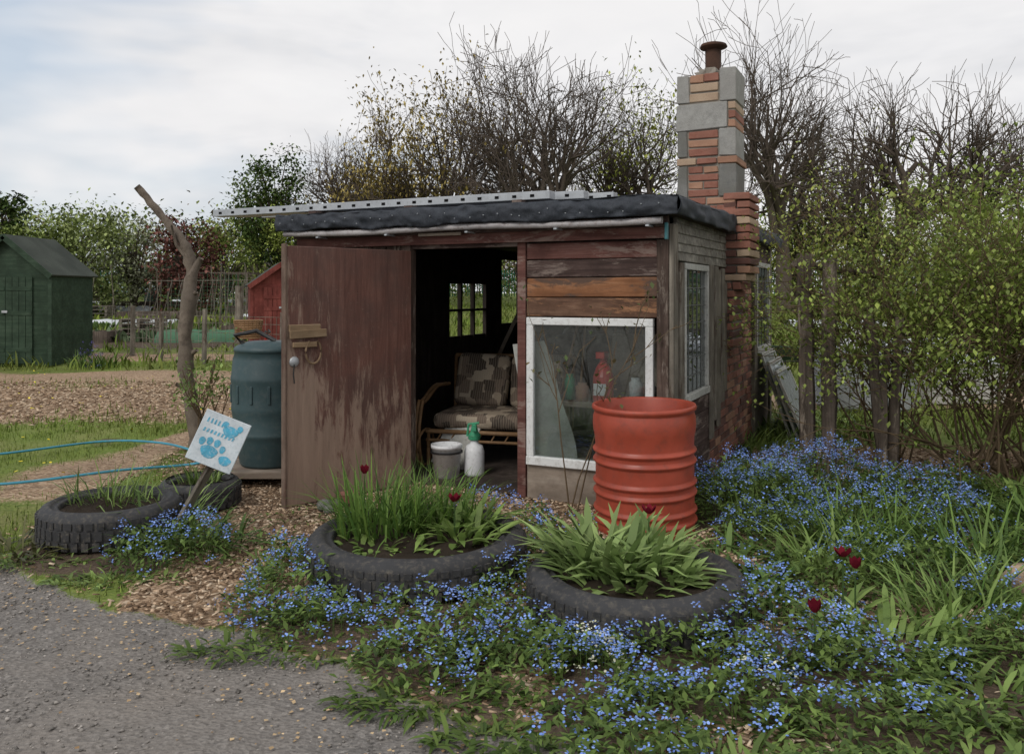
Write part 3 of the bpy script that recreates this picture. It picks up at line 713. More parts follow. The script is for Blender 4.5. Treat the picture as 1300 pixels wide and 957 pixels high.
for z in np.linspace(.95,1.2,9):
    q=.8+.2*(z-.95)/.25
    mb.tube([(-.1+.2*q*math.cos(a),.15*q*math.sin(a),z) for a in np.linspace(0,6.283,21)],.012,5)
for a in np.linspace(0,6.283,22): mb.tube([(-.1+.16*math.cos(a),.12*math.sin(a),.95),(-.1+.2*math.cos(a),.15*math.sin(a),1.2)],.008,4)
mb.build('wicker_basket',M['cane'],bc)

def gable(name,loc,w,dp_,he,hp,rz,mw,mr,door=True):
    E=empty(name,loc,rz)
    mb=MB(); n=int(he/.12)
    for i in range(n):
        z=i*he/n
        mb.box(-w/2,w/2,-.012+0,.03,z,z+he/n+.012,rot=(rad(4),0,0)); mb.box(-w/2,w/2,dp_-.03,dp_,z,z+he/n)
        mb.box(w/2-.03,w/2+.012,0,dp_,z,z+he/n+.012,rot=(0,rad(4),0)); mb.box(-w/2-.0,-w/2+.03,0,dp_,z,z+he/n)
    for yy in(0.0,dp_): mb.quad([(-w/2,yy,he),(w/2,yy,he),(0,yy,hp)])
    mb.build('walls',mw,E)
    L=math.hypot(w/2+.12,(hp-he)); an=math.atan2(hp-he,w/2)
    mb=MB()
    for s in(-1,1):
        mb.box(-L/2,L/2,-.12,dp_+.12,-.02,.02); e=Euler((0,s*an,0)).to_matrix()
        mb.v[-8:]=[tuple(e@Vector((p[0],p[1],p[2]))+Vector((s*(w/4+.05),0,(he+hp)/2+.01))) for p in mb.v[-8:]]
    mb.build('roof',mr,E)
    mb=MB()
    for s in(-1,1):
        mb.box(-L/2,L/2,-.15,-.125,-.1,.02); e=Euler((0,s*an,0)).to_matrix()
        mb.v[-8:]=[tuple(e@Vector(p)+Vector((s*(w/4+.05),0,(he+hp)/2+.01))) for p in mb.v[-8:]]
    mb.box(-w/2-.02,-w/2+.06,-.03,.0,0,he);mb.box(w/2-.06,w/2+.02,-.03,.0,0,he)
    mb.build('trim',mw,E)
    if door:
        mb=MB(); dw=min(.62,w*.3)
        for s in(-1,1):
            for k in range(4): mb.box(s*dw/2-dw/2+.01+k*dw/4,s*dw/2-dw/2+.005+(k+1)*dw/4-.006,-.05,-.032,.05,he-.05)
            for z in(.3,1.1,he-.35): mb.box(s*dw/2-dw/2+.02,s*dw/2+dw/2-.02,-.062,-.051,z,z+.09)
        mb.build('doors',mw,E); MB().box(-.06,.06,-.08,-.063,1.15,1.2).build('door_latch',M['metal'],E)
    return E
gable('green_garden_shed',(-11.0,18.0,.02),1.95,1.75,1.98,2.8,rad(0),M['shedg'],M['roofg'])
gable('red_garden_shed',(-6.0,21.5,.05),1.5,1.8,1.75,2.3,rad(20),M['sred'],M['roofg'])
gable('green_store_shed',(-21.6,54,gzf(0,54)+.3),3.3,3,2.1,2.5,rad(5),M['shedg'],M['roofg'])
gable('wooden_garden_shed',(-15.5,50,gzf(0,50)+.2),2.6,2.4,1.9,2.4,rad(-20),M['postR'],M['roofg'])
gable('wooden_garden_shed',(-26.0,46,gzf(0,46)),3.0,2.4,2.0,2.6,rad(-20),M['greyZ'],M['roofg'])
gable('wooden_garden_shed',(19.8,33,gzf(0,33)),2.6,2.4,1.9,2.3,rad(30),M['postR'],M['roofg'])
ps=empty('parasol',(-23.0,45,gzf(0,45)))
MB().lathe([(0,2.95),(1.2,2.6),(1.18,2.57),(0,2.9)],seg=8).build('canopy',M['fleece'],ps); MB().tube([(0,0,0),(0,0,2.9)],.03,6).build('pole',M['metal'],ps)
mb=MB()
for i in range(520):
    x=-42+i*.17; y=57+.02*x; z=gzf(0,y); mb.box(x-.035,x+.035,y,y+.02,z,z+1.9)
for z in(.4,1.6): mb.box(-42,46,57.6,57.65,gzf(0,57)+z,gzf(0,57)+z+.06)
mb.build('palisade_fence',M['fence'])
mb=MB(); P=[(-9.0,19.6),(-7.9,18.6),(-6.7,18.0),(-5.75,17.4),(-4.7,16.9),(-3.2,16.4)]
for i,(x,y) in enumerate(P):
    hgt=[1.3,1.15,1.25,1.75,1.2,1.3][i]; mb.tube([(x,y,0),(x+.02,y,hgt)],.055 if i!=3 else .09,7)
for (a,b_) in zip(P[:-1],P[1:]):
    for z in(.15,.35,.55,.75,.95,1.1): mb.tube([(a[0],a[1],z),(b_[0],b_[1],z)],.006,3)
    for t in np.linspace(0,1,9): x=a[0]*(1-t)+b_[0]*t;y=a[1]*(1-t)+b_[1]*t; mb.tube([(x,y,.1),(x,y,1.1)],.004,3)
mb.build('wire_fence',M['greyZ'])
mb=MB()
for i in range(24):
    x=random.uniform(-13.5,-6.6);y=random.uniform(23,34); z=gzf(0,y); mb.tube([(x,y,z),(x+random.uniform(-.3,.3),y,z+random.uniform(1.4,2.4))],.011,4)
for i in range(10):
    x=random.uniform(-9.6,-7.5);y=random.uniform(19,21); mb.tube([(x,y,0),(x+random.uniform(-.1,.1),y,random.uniform(1.0,1.5))],.009,4)
for i in range(12):
    x=-12.2+i*.35; y=28.; z=gzf(0,y); mb.tube([(x-.3,y-.4,z),(x,y,z+1.8)],.011,4); mb.tube([(x-.3,y+.4,z),(x,y,z+1.8)],.011,4)
mb.tube([(-12.3,28,gzf(0,28)+1.75),(-8.2,28,gzf(0,28)+1.77)],.013,4)
mb.build('bean_canes',M['greyZ'])
def bed(x,y,w,d,h,mt):
    z=gzf(0,y)-.02; E=empty('raised_bed',(x,y,z))
    mb=MB();mb.box(-w/2,w/2,-d/2,-d/2+.05,0,h);mb.box(-w/2,w/2,d/2-.05,d/2,0,h);mb.box(-w/2,-w/2+.05,-d/2+.05,d/2-.05,0,h);mb.box(w/2-.05,w/2,-d/2+.05,d/2-.05,0,h)
    mb.build('boards',M['postR'],E,bevel=.005); MB().box(-w/2+.05,w/2-.05,-d/2+.05,d/2-.05,0,h-.05).build('fill',mt,E)
for a in((-14,33,3,1.2,.45),(-10.2,31,2.6,1.2,.35),(-17,40,5,1.5,.5),(-11,38,4,1.2,.4),(-8.2,27,2.2,1.1,.35),(8.5,17,2.6,1.2,.3),(10.5,24,3,1.2,.3),(-20.5,35,4,1.2,.5),(-13,24.5,2.5,1.0,.35)): bed(*a,M['soil'])
def tunnel(x,y,L,r,rz,mt='fleece',name='fleece_tunnel'):
    mb=MB(); n=12
    for i in range(n+1):
        for j in range(9):
            a=math.pi*j/8; k=r*(1+.06*math.sin(i*2.1+j)); mb.v.append((L*(i/n-.5),k*math.cos(a),k*math.sin(a)*.8))
    for i in range(n):
        for j in range(8): q=i*9+j; mb.f.append((q,q+1,q+10,q+9)); mb.m.append(0)
    mb.build(name,M[mt],smooth=True,loc=(x,y,gzf(0,y)),rot=(0,0,rz))
tunnel(-19,38,5,.45,.05);tunnel(-15,44,6,.5,0);tunnel(-22,42,5,.45,.1);tunnel(-9.5,34,3,.35,.2);tunnel(12,30,4,.4,0);tunnel(-13.5,30,3.4,.4,.05);tunnel(-9.2,24.5,2.4,.45,.05,'net','net_tunnel')
def cage(x,y,w,d,h,rz):
    E=empty('fruit_cage',(x,y,gzf(0,y)),rz); mb=MB(); mn=MB()
    for i in range(4):
        for yy in(-d/2,d/2): mb.box(-w/2+i*w/3-.03,-w/2+i*w/3+.03,yy-.03,yy+.03,0,h)
    for yy in(-d/2,d/2): mb.box(-w/2,w/2,yy-.031,yy+.029,h-.05,h+.01)
    for xx in(-w/2,w/2): mb.box(xx-.029,xx+.031,-d/2,d/2,h-.052,h+.008)
    mb.build('frame_posts',M['postR'],E)
    for k in range(int(w/.16)): mn.box(-w/2+k*.16-.004,-w/2+k*.16+.004,-d/2-.04,-d/2-.034,0,h)
    for k in range(int(h/.16)): mn.box(-w/2,w/2,-d/2-.042,-d/2-.036,k*.16-.004,k*.16+.004)
    mn.build('netting',M['net'],E)
cage(-18.5,30,3.2,2,1.7,.05);cage(-13.2,37,3.5,2,1.9,-.05);cage(-24,41,3.5,2,1.8,0);cage(-8.6,42,3,2,1.8,0)
for (x,y) in((-15.3,27.5),(-10.6,35),(-19.6,45)):
    E=empty('compost_bin',(x,y,gzf(0,y))); MB().lathe([(0,0),(.42,0),(.33,.75),(.36,.78),(.3,.9),(0,.95)],seg=20).build('bin_body',M['butt'],E,smooth=True)
for (x,y,w_) in((-17.5,34.5,1.6),(-11.8,26.5,1.2),(-21.5,47,2.0)):
    E=empty('pallet_stack',(x,y,gzf(0,y)),.1); mb=MB()
    for k in range(4):
        for j in range(5): mb.box(-w_/2,w_/2,-.5+j*.22,-.38+j*.22,k*.15+.1,k*.15+.125)
        for j in(-1,0,1): mb.box(j*w_*.45-.05,j*w_*.45+.05,-.5,.5,k*.15,k*.15+.097)
    mb.build('pallets',M['greyZ'],E)

rp=empty('rustic_posts',(0,0,0))
def post(p0,p1,r0,r1,par,name='post'):
    n=9; P=[[p0[q]*(1-t)+p1[q]*t+(random.uniform(-.01,.01)) for q in range(3)] for t in np.linspace(0,1,n)]
    mb=MB(); mb.tube(P,[ (r0*(1-t)+r1*t)*random.uniform(.9,1.1) for t in np.linspace(0,1,n)],7); mb.build(name,M['postR'],par)
post((2.60,7.25,-.1),(2.56,7.25,1.95),.075,.065,rp); post((2.74,7.15,-.1),(2.76,7.2,1.9),.065,.06,rp)
post((3.16,7.0,-.1),(3.02,7.0,1.42),.05,.045,rp); post((3.22,7.05,-.1),(3.3,7.05,1.4),.055,.04,rp); post((3.1,6.95,-.05),(3.16,7.0,1.15),.04,.035,rp)
post((2.5,7.3,1.86),(3.6,7.9,1.75),.035,.03,rp,'rail')
tk=empty('water_tank',(4.95,11.6,0),rad(10))
mb=MB(); mb.lathe([(0,0),(.62,0),(.66,.05),(.7,.75),(.74,.76),(.74,.8),(.68,.8),(.66,.7),(0,.7)],seg=32); mb.build('tank_shell',M['tank'],tk)
mb=MB(); mb.lathe([(0,0),(.2,.01),(.26,.1),(.22,.24),(.1,.33),(.05,.35),(.08,.42),(0,.43)],(0,0,0),14,wob=.35); mb.build('white_sack',M['plastW'],None,smooth=True,loc=(4.75,11.45,.70))
# small cold frame with pale glazing
cf=empty('cold_frame',(6.2,12.4,0),rad(6)); mb=MB()
mb.box(-.95,.95,-.5,-.46,0,.55);mb.box(-.95,.95,.46,.5,0,.85);mb.box(-.95,-.91,-.46,.46,0,.6);mb.box(.91,.95,-.46,.46,0,.6); mb.build('box',M['cream'],cf,bevel=.004)
mb=MB()
for k in range(3): mb.box(-.93+k*.63,-.33+k*.63,-.56,.56,-.012,.012)
mb.build('glazed_lid',M['fleece'],cf,loc=(0,0,.73),rot=(rad(16),0,0),bevel=.003)
cb=empty('compost_bay',(8.4,13.6,0),rad(6))
mb=MB()
for k in range(6):
    mb.box(-1.0,1.0,0,.03,.05+k*.15,.17+k*.15,jit=.006); mb.box(-1.0,-.97,.03,1.1,.05+k*.15,.17+k*.15,jit=.004); mb.box(.97,1.0,.03,1.1,.05+k*.15,.17+k*.15,jit=.004)
for x in(-1,-.1,1): mb.box(x-.04,x+.04,-.05,-.001,0,1.0)
mb.build('slats',M['greyZ'],cb,bevel=.003)
wbw=empty('wheelbarrow',(5.0,15.5,gzf(0,15.5)),rad(20))
mb=MB()
mb.v+= [(-.3,-.22,.35),(.3,-.22,.35),(.3,.22,.35),(-.3,.22,.35),(-.45,-.34,.62),(.42,-.34,.58),(.42,.34,.58),(-.45,.34,.62)]
for q in((0,1,2,3),(0,4,5,1),(1,5,6,2),(2,6,7,3),(3,7,4,0)): mb.f.append(q); mb.m.append(0)
mb.build('tray',M['shedg'],wbw)
mb=MB(); mb.tube([(-.55,0,.2+0),(-.3,-.2,.33),(.3,-.22,.33),(.95,-.3,.6)],.016,6);mb.tube([(-.55,0,.2),(-.3,.2,.33),(.3,.22,.33),(.95,.3,.6)],.016,6);mb.tube([(.3,-.2,.33),(.35,-.2,0)],.014,6);mb.tube([(.3,.2,.33),(.35,.2,0)],.014,6)
mb.tube([(-.55+.19*math.cos(a),0,.2+.19*math.sin(a)) for a in np.linspace(0,6.283,21)],.035,7); mb.build('frame_and_wheel',M['black'],wbw)

# ---------------------------------------------------------------- vegetation
GR=(.035,.065,.012); GR2=(.09,.13,.028)
def rnd(a,b,n): return R.uniform(a,b,n)
B1=blade(.35);B2=blade(.7);B3=blade(.12);BT=blade(.45,(.55,1.0,.85),.0)
def lawn():
    np_=NP()
    for (x0,x1,y0,y1,N,h,w) in((-6.5,-1.2,4.2,10.8,36000,.045,.006),(-3.5,2.5,3.0,7.5,6000,.045,.006),(-14,-2,9.5,20,20000,.08,.015),(2.0,9,6.2,13,14000,.11,.013),(-26,16,17,45,26000,.28,.05),(2.5,14,9,22,10000,.16,.03)):
        x=rnd(x0,x1,N);y=rnd(y0,y1,N); g,c,s=masks(x,y)
        dens=vn(x,y,.8,4)*.7+vn(x,y,4,5)*.5
        lim=(1-np.clip(g+c*1.02+s*.9,0,1))
        k=(R.random(N)<lim*np.clip(dens*1.8-.2,.05,1))
        lx=(x-1.139)*.902-(y-5.98)*.432; ly=(x-1.139)*.432+(y-5.98)*.902
        k&=~((lx>-3.35)&(lx<.05)&(ly>0)&(ly<4.8))
        x=x[k];y=y[k];n=len(x)
        pos=np.stack([x,y,gz(x,y)-.01],1)
        t=vn(x,y,.7,12)[:,None]; cc=cols(n,(.055,.09,.016),(.13,.18,.036),j=.2)*(1-t*.5)+np.array((.2,.19,.075))*t*.5
        hh=h*rnd(.5,1.5,n)
        np_.inst(*(B1 if h<.1 else B2),pos,rnd(0,6.28,n),np.stack([np.full(n,w),hh,hh],1),rnd(-.5,.5,n),cc)
    n=260; x=rnd(-12,-3,n); y=rnd(7,20,n); np_.inst(*PENT,np.stack([x,y,gz(x,y)+.06],1),rnd(0,6,n),rnd(.012,.02,n),rnd(-.6,.6,n),cols(n,(.45,.36,.03),(.5,.42,.06)))
    return np_.build('lawn_grass',M['leafd'])
lawn()
def crops():
    np_=NP()
    for yy in list(np.arange(21,45,1.15)):
        x0=-26+R.uniform(0,3); x1=-7-R.uniform(0,3)
        if R.random()<.35: continue
        n=int((x1-x0)*26); x=rnd(x0,x1,n); k=vn(x,yy,.25,41)>.35; x=x[k]; n=len(x); y=yy+R.normal(0,.12,n)
        h=.35*R.uniform(.5,1.4); ca=[((.05,.09,.03),(.12,.17,.06)),((.09,.13,.025),(.2,.24,.05)),((.06,.09,.05),(.13,.17,.1))][R.integers(0,3)]
        np_.inst(*BT,np.stack([x,y,gz(x,y)],1),rnd(0,6.28,n),np.stack([np.full(n,.13),h*rnd(.6,1.3,n),h*rnd(.6,1.3,n)],1),rnd(-.7,.7,n),cols(n,*ca))
    np_.build('vegetable_rows',M['leafd'])
crops()
def chipsf():
    np_=NP(); N=36000
    x=np.concatenate([rnd(-3.4,2.0,N),rnd(2.2,6,4000),rnd(-10,-2,14000),rnd(.2,4.6,9000)]);y=np.concatenate([rnd(2.9,8.6,N),rnd(6.8,8.7,4000),rnd(9.6,15,14000),rnd(2.4,5.6,9000)])
    n=len(x); g,c,s=masks(x,y); k=R.random(n)<(c*.95+.025*(1-g)); x=x[k];y=y[k];n=len(x)
    bx=np.array([(sx*.5,sy*.5,sz*.5) for sx in(-1,1) for sy in(-1,1) for sz in(-1,1)])
    bf=[[(4,6,7,5),(0,4,5,1),(2,3,7,6),(0,1,3,2),(1,5,7,3)]]
    t=R.random(n); A=np.array([(.15,.10,.065),(.29,.2,.13),(.44,.32,.22),(.6,.48,.35)]); cc=A[np.minimum((t**1.15*4).astype(int),3)]*(1+R.normal(0,.15,(n,1)))
    far=np.where(y>9,1.6,1.0)
    np_.inst(bx,bf,np.stack([x,y,rnd(0,.012,n)],1),rnd(0,6.28,n),np.stack([rnd(.006,.018,n)*far,rnd(.015,.045,n)*far,rnd(.003,.006,n)],1),rnd(-.35,.35,n),cc,roll=rnd(-.4,.4,n))
    np_.build('wood_chips',M['leafd'])
    np_=NP(); N=22000; x=rnd(-4.5,1.5,N);y=rnd(2.2,5.6,N); g,c,s=masks(x,y); k=R.random(N)<g*.95+.01; x=x[k];y=y[k];n=len(x)
    sz=np.abs(R.normal(0,.0048,n))+.0022
    ico=np.array([(1,0,0),(-1,0,0),(0,1,0),(0,-1,0),(0,0,.7),(0,0,-.7)],float); tf=[[(0,2,4),(2,1,4),(1,3,4),(3,0,4),(2,0,5),(1,2,5),(3,1,5),(0,3,5)]]
    np_.inst(ico,tf,np.stack([x,y,np.full(n,-.021)],1),rnd(0,6.28,n),np.stack([sz,sz*rnd(.6,1.2,n),sz*rnd(.5,.8,n)],1),rnd(-.5,.5,n),cols(n,(.12,.112,.103),(.30,.275,.25),j=.2,k=1.1))
    n=900; x=rnd(-4,-.1,n); y=3.36-.62*(x+.55)+R.normal(-.22,.28,n)
    np_.inst(*DIA,np.stack([x,y,np.full(n,-.008)],1),rnd(0,6.28,n),rnd(.008,.022,n),rnd(-.2,.2,n),cols(n,(.2,.13,.07),(.4,.3,.18)))
    np_.build('gravel',M['leafd'])
chipsf()
FB=((.13,.22,.56),(.27,.39,.75))
def fmn(patches,name='forget_me_not_plants',fd=215,lf=2600,flc=FB):
    np_=NP()
    for (cx,cy,rx,ry,h,den) in patches:
        A=math.pi*rx*ry
        def hh(x,y):
            q=((x-cx)/rx)**2+((y-cy)/ry)**2
            return h*np.sqrt(np.clip(1.08-q,0,1))*(.6+.8*vn(x,y,5,17))
        n=int(A*lf); a=rnd(0,6.28,n); q=np.sqrt(R.random(n))*1.02; x=cx+rx*q*np.cos(a)+R.normal(0,.04,n); y=cy+ry*q*np.sin(a)+R.normal(0,.04,n)
        kk=vn(x,y,2.4,61)*.7+vn(x,y,7,62)*.5>.34; x=x[kk];y=y[kk];n=len(x)
        z=hh(x,y)*rnd(.05,.98,n)+.01
        sz=rnd(.025,.065,n)
        np_.inst(*DIA,np.stack([x,y,z],1),rnd(0,6.28,n),np.stack([sz*.42,sz,sz],1),rnd(-.5,.9,n),cols(n,(.035,.065,.015),(.13,.19,.045),j=.2),0)
        n=int(A*fd*den); a=rnd(0,6.28,n); q=np.sqrt(R.random(n))*1.08; x=cx+rx*q*np.cos(a)+R.normal(0,.05,n); y=cy+ry*q*np.sin(a)+R.normal(0,.05,n)
        k=vn(x,y,3.2,21)+vn(x,y,9,22)*.5>(.50 if den>.9 else .66); x=x[k];y=y[k];n=len(x)
        z=np.maximum(hh(x,y),.05)*rnd(.75,1.2,n)+.03
        np_.inst(*B3,np.stack([x,y,np.zeros(n)],1),rnd(0,6.28,n),np.stack([np.full(n,.004),z*.2,z],1),rnd(-.05,.05,n),cols(n,(.04,.07,.02),(.08,.12,.03)),0)
        m_=12; X_=np.repeat(x,m_);Y_=np.repeat(y,m_);Z_=np.repeat(z,m_); n2=len(X_); bt=np.repeat(rnd(.75,1.2,n),m_)[:,None]
        dx=R.normal(0,.02,n2);dy=R.normal(0,.02,n2)
        pos=np.stack([X_+dx,Y_+dy,Z_-(dx*dx+dy*dy)*14+R.normal(0,.008,n2)],1)
        sz=rnd(.0042,.0072,n2)
        np_.inst(*PENT,pos,rnd(0,6.28,n2),sz,rnd(-.9,.9,n2),cols(n2,*flc,j=.1,k=1)*bt,1)
    return np_.build(name,[M['leaf'],M['petal']])
fmn([(-2.05,4.95,.36,.30,.24,1.2)])
fmn([(-1.12,4.3,.32,.34,.2,.8),(-1.28,4.75,.16,.3,.16,.8),(-.95,3.95,.3,.2,.16,.9),(-.35,3.85,.55,.22,.22,1.25),(.05,3.6,.35,.2,.18,1.1),(-.05,4.35,.22,.3,.2,.9),(-.35,3.5,.35,.2,.15,.8)])
fmn([(-.1,5.5,.42,.22,.26,1.0),(.3,5.0,.3,.2,.2,.8),(-.9,5.55,.35,.12,.2,.3)])
fmn([(.7,3.5,.55,.22,.2,1.3),(1.25,3.75,.45,.3,.24,1.2),(.2,3.35,.4,.22,.16,.8),(1.5,3.4,.4,.2,.18,.7),(.65,3.12,.5,.22,.16,.8),(1.35,3.0,.5,.2,.14,.5),(.35,2.8,.4,.18,.12,.5),(1.1,2.65,.4,.15,.12,.4)])
fmn([(1.65,6.05,.62,.55,.36,1.7),(2.3,6.5,.7,.5,.38,1.5),(2.75,5.9,.65,.5,.3,1.4),(2.6,5.3,.7,.3,.26,1.0),(1.7,5.3,.4,.3,.22,1.0),(3.3,6.4,.5,.5,.3,.5)])
fmn([(2.1,4.55,.55,.3,.22,.85),(2.7,4.2,.45,.25,.2,.8),(2.2,3.6,.4,.2,.2,.4),(1.55,4.4,.35,.3,.2,.6),(3.3,4.9,.6,.4,.26,.5)])
fmn([(.35,3.48,.16,.1,.16,1.6),(1.0,3.32,.12,.08,.14,.95)],'white_flower_plants',230,900,((.6,.6,.42),(.75,.75,.6)))

def clump(name,spec):
    np_=NP()
    for (cx,cy,rx,ry,z0,n,h,w,t,tl,ca,cb_) in spec:
        a=rnd(0,6.28,n);q=np.sqrt(R.random(n)); x=cx+rx*q*np.cos(a);y=cy+ry*q*np.sin(a)
        yaw=np.arctan2(y-cy,x-cx)-math.pi/2+R.normal(0,.9,n)
        hs=h*rnd(.5,1.2,n)
        for tt,k in((t,slice(0,n//2)),((B2 if t is B3 else blade(.9,(.6,1.0,.8)) if t is BT else B1),slice(n//2,n))):
            nn=len(x[k]); np_.inst(*tt,np.stack([x[k],y[k],np.full(nn,z0)],1),yaw[k],np.stack([w*rnd(.6,1.35,nn),hs[k],hs[k]],1),-np.abs(R.normal(tl,.25,nn)),cols(nn,ca,cb_,j=.22))
    return np_.build(name,M['leaf'])
LG=(.08,.13,.03);LG2=(.18,.25,.07)
clump('daffodil_plant',[(-.78,4.95,.26,.26,.17,340,.42,.013,B3,.14,(.045,.095,.02),(.12,.19,.038)),(-.45,5.1,.22,.18,.17,170,.38,.012,B3,.18,(.045,.095,.02),(.12,.19,.038))])
clump('tulip_foliage',[(-.3,4.8,.22,.2,.17,90,.2,.036,BT,.5,LG,LG2),(-.75,4.62,.3,.14,.17,90,.11,.035,BT,.9,LG,LG2),(-.2,5.05,.15,.12,.17,36,.26,.032,BT,.35,LG,LG2),(-.6,4.5,.35,.1,.17,140,.05,.03,BT,1.,LG,LG2)])
clump('tulip_foliage',[(.6,4.2,.34,.3,.17,220,.2,.042,BT,.4,(.11,.165,.05),(.23,.31,.11)),(.52,4.28,.30,.24,.17,190,.31,.038,BT,.14,(.11,.165,.05),(.23,.30,.11)),(.6,4.1,.36,.3,.17,200,.07,.03,BT,.9,LG,LG2)])
clump('daffodil_plant',[(-2.7,5.55,.25,.2,.2,100,.30,.01,B2,.4,GR,LG2),(-2.34,6.2,.15,.15,.17,70,.24,.012,B2,.3,GR,LG2)])
clump('sedge_plant',[(-2.1,5.25,.4,.25,0,160,.3,.018,BT,.5,(.03,.06,.015),(.08,.13,.03)),(-2.25,5.45,.2,.2,0,80,.42,.018,B2,.4,(.05,.09,.02),LG2),(-3.1,5.1,.3,.25,0,120,.2,.02,BT,.6,(.05,.05,.02),(.10,.10,.04))])
clump('bed_foliage',[(2.15,5.15,.3,.2,0,200,.44,.015,B2,.4,(.045,.09,.02),(.12,.19,.04)),(1.85,4.75,.3,.22,0,180,.36,.018,B2,.5,LG,LG2),(2.7,4.8,.35,.2,0,180,.42,.016,B2,.4,(.045,.09,.02),(.12,.19,.04)),
 (2.25,4.05,.35,.25,0,240,.36,.015,B2,.5,(.05,.1,.02),LG2),(1.75,3.75,.3,.25,0,160,.24,.026,BT,.6,LG,LG2),(1.2,4.35,.25,.25,0,120,.22,.03,BT,.6,(.04,.08,.02),LG),(3.0,3.9,.4,.3,0,200,.32,.018,B2,.5,GR,LG),
 (3.6,5.4,.5,.4,0,220,.35,.026,BT,.4,GR,LG),(3.4,4.5,.4,.4,0,180,.35,.026,BT,.4,GR,LG),(1.9,3.2,.4,.25,0,220,.18,.022,BT,.7,GR,LG2),(2.7,3.2,.5,.3,0,220,.22,.02,BT,.6,GR,LG),(1.35,4.9,.25,.3,0,110,.22,.026,BT,.6,GR,LG),(1.55,2.7,.4,.15,0,120,.14,.022,BT,.7,GR,LG2),(.7,2.75,.4,.18,0,120,.12,.02,BT,.7,GR,LG2),(2.0,5.75,.5,.4,0,120,.42,.014,B2,.4,LG,LG2)])
clump('weeds',[(-1.0,3.7,.5,.14,0,260,.07,.016,BT,.9,GR,GR2),(-.3,3.25,.4,.14,0,300,.08,.016,BT,.9,GR,GR2),(-.0,2.95,.3,.12,0,200,.08,.016,BT,.9,GR,GR2),(-1.7,5.25,.2,.3,0,100,.09,.016,BT,.9,GR,LG2),(-2.9,4.9,.4,.12,0,180,.07,.016,BT,.9,GR,LG2),(-2.2,4.6,.4,.1,0,180,.07,.016,BT,.9,GR,LG2),(1.5,3.15,1.2,.2,0,360,.1,.016,BT,.9,GR,GR2),(-1.35,4.9,.2,.3,0,80,.11,.016,BT,.8,GR,LG2),(-1.5,5.9,.4,.2,0,90,.06,.016,BT,1,GR,LG2),
 (2.4,8.6,.6,.5,0,250,.25,.02,B2,.5,GR,LG2),(3.6,9.5,1,.8,0,350,.3,.025,B2,.5,GR,LG2),(4.6,6.0,.6,.7,0,500,.28,.03,BT,.5,GR,LG2),(3.9,6.3,.5,.4,0,350,.22,.03,BT,.6,GR,LG2),(-9.0,17.8,.5,.3,0,120,.4,.03,B2,.3,GR,LG)])
fmn([(-9.0,17.6,.35,.25,.4,.95)],'bluebell_plants',200,400,((.12,.09,.42),(.2,.15,.55)))
def tulip(x,y,z0,h,op=-.62):
    np_=NP()
    for q in range(3): np_.inst(*blade(0,(1,.9,.8)),np.array([[x,y,z0]]),np.array([q*2.1]),np.array([[.011,h*.1,h*1.02]]),np.array([0.]),np.array([[.09,.15,.05]]),0)
    n=6; a=np.arange(n)*math.pi/3+.3
    np_.inst(*blade(-.35,(.45,1.05,.95)),np.stack([x+.008*np.cos(a),y+.008*np.sin(a),np.full(n,z0+h*.97)],1),a-math.pi/2,np.tile([[.03,.045,.05]],(n,1)),np.full(n,op),cols(n,(.10,.008,.016),(.17,.016,.028),k=1),1)
    yy=R.uniform(0,6.28,3); np_.inst(*BT,np.array([[x,y,z0]]*3),yy,np.tile([[.04,h*.75,h*.75]],(3,1)),np.full(3,-.35),cols(3,LG,LG2),0)
    np_.build('red_tulip',[M['leaf'],M['petal']])
for t in((.72,4.35,.17,.28,-.9),(1.62,4.05,0,.32,-1.0),(1.66,4.0,0,.28),(-.9,5.05,.17,.34),(-.33,4.75,.17,.24,-.9),(1.28,3.5,0,.26)): tulip(*t)

def grow(rng,start,d0,L,r,nch,spread,up,wob,ratio,out,tips,steps=5,rr=.62):
    levels=len(nch)
    def rec(p,d,L,r,lev):
        n=steps if lev<2 else 3
        P=[p];Rr=[r];dd=d/np.linalg.norm(d);cur=p;dirs=[dd]
        for i in range(n):
            dd=dd+rng.normal(0,wob,3)+np.array([0,0,up]); dd/=np.linalg.norm(dd); cur=cur+dd*L/n
            P.append(cur);Rr.append(r*(1-.6*(i+1)/n));dirs.append(dd)
        out.append((P,Rr,lev))
        if lev>=levels: tips.append((P[-1],P[1])); return
        for c in range(nch[lev]):
            t=rng.uniform(.3 if lev else .4,1); f=t*n;i=min(int(f),n-1);w=f-i
            q=P[i]*(1-w)+P[i+1]*w; dr=dirs[i+1]
            pr=rng.normal(0,1,3); pr-=pr.dot(dr)*dr; pr/=np.linalg.norm(pr)+1e-9
            an=rng.normal(spread,.18); nd_=dr*math.cos(an)+pr*math.sin(an)
            rec(q,nd_,L*ratio*rng.uniform(.7,1.25)*(1.15-.35*t),max(r*(1-.6*t)*rr*1.15,.004),lev+1)
    rec(np.array(start,float),np.array(d0,float),L,r,0)
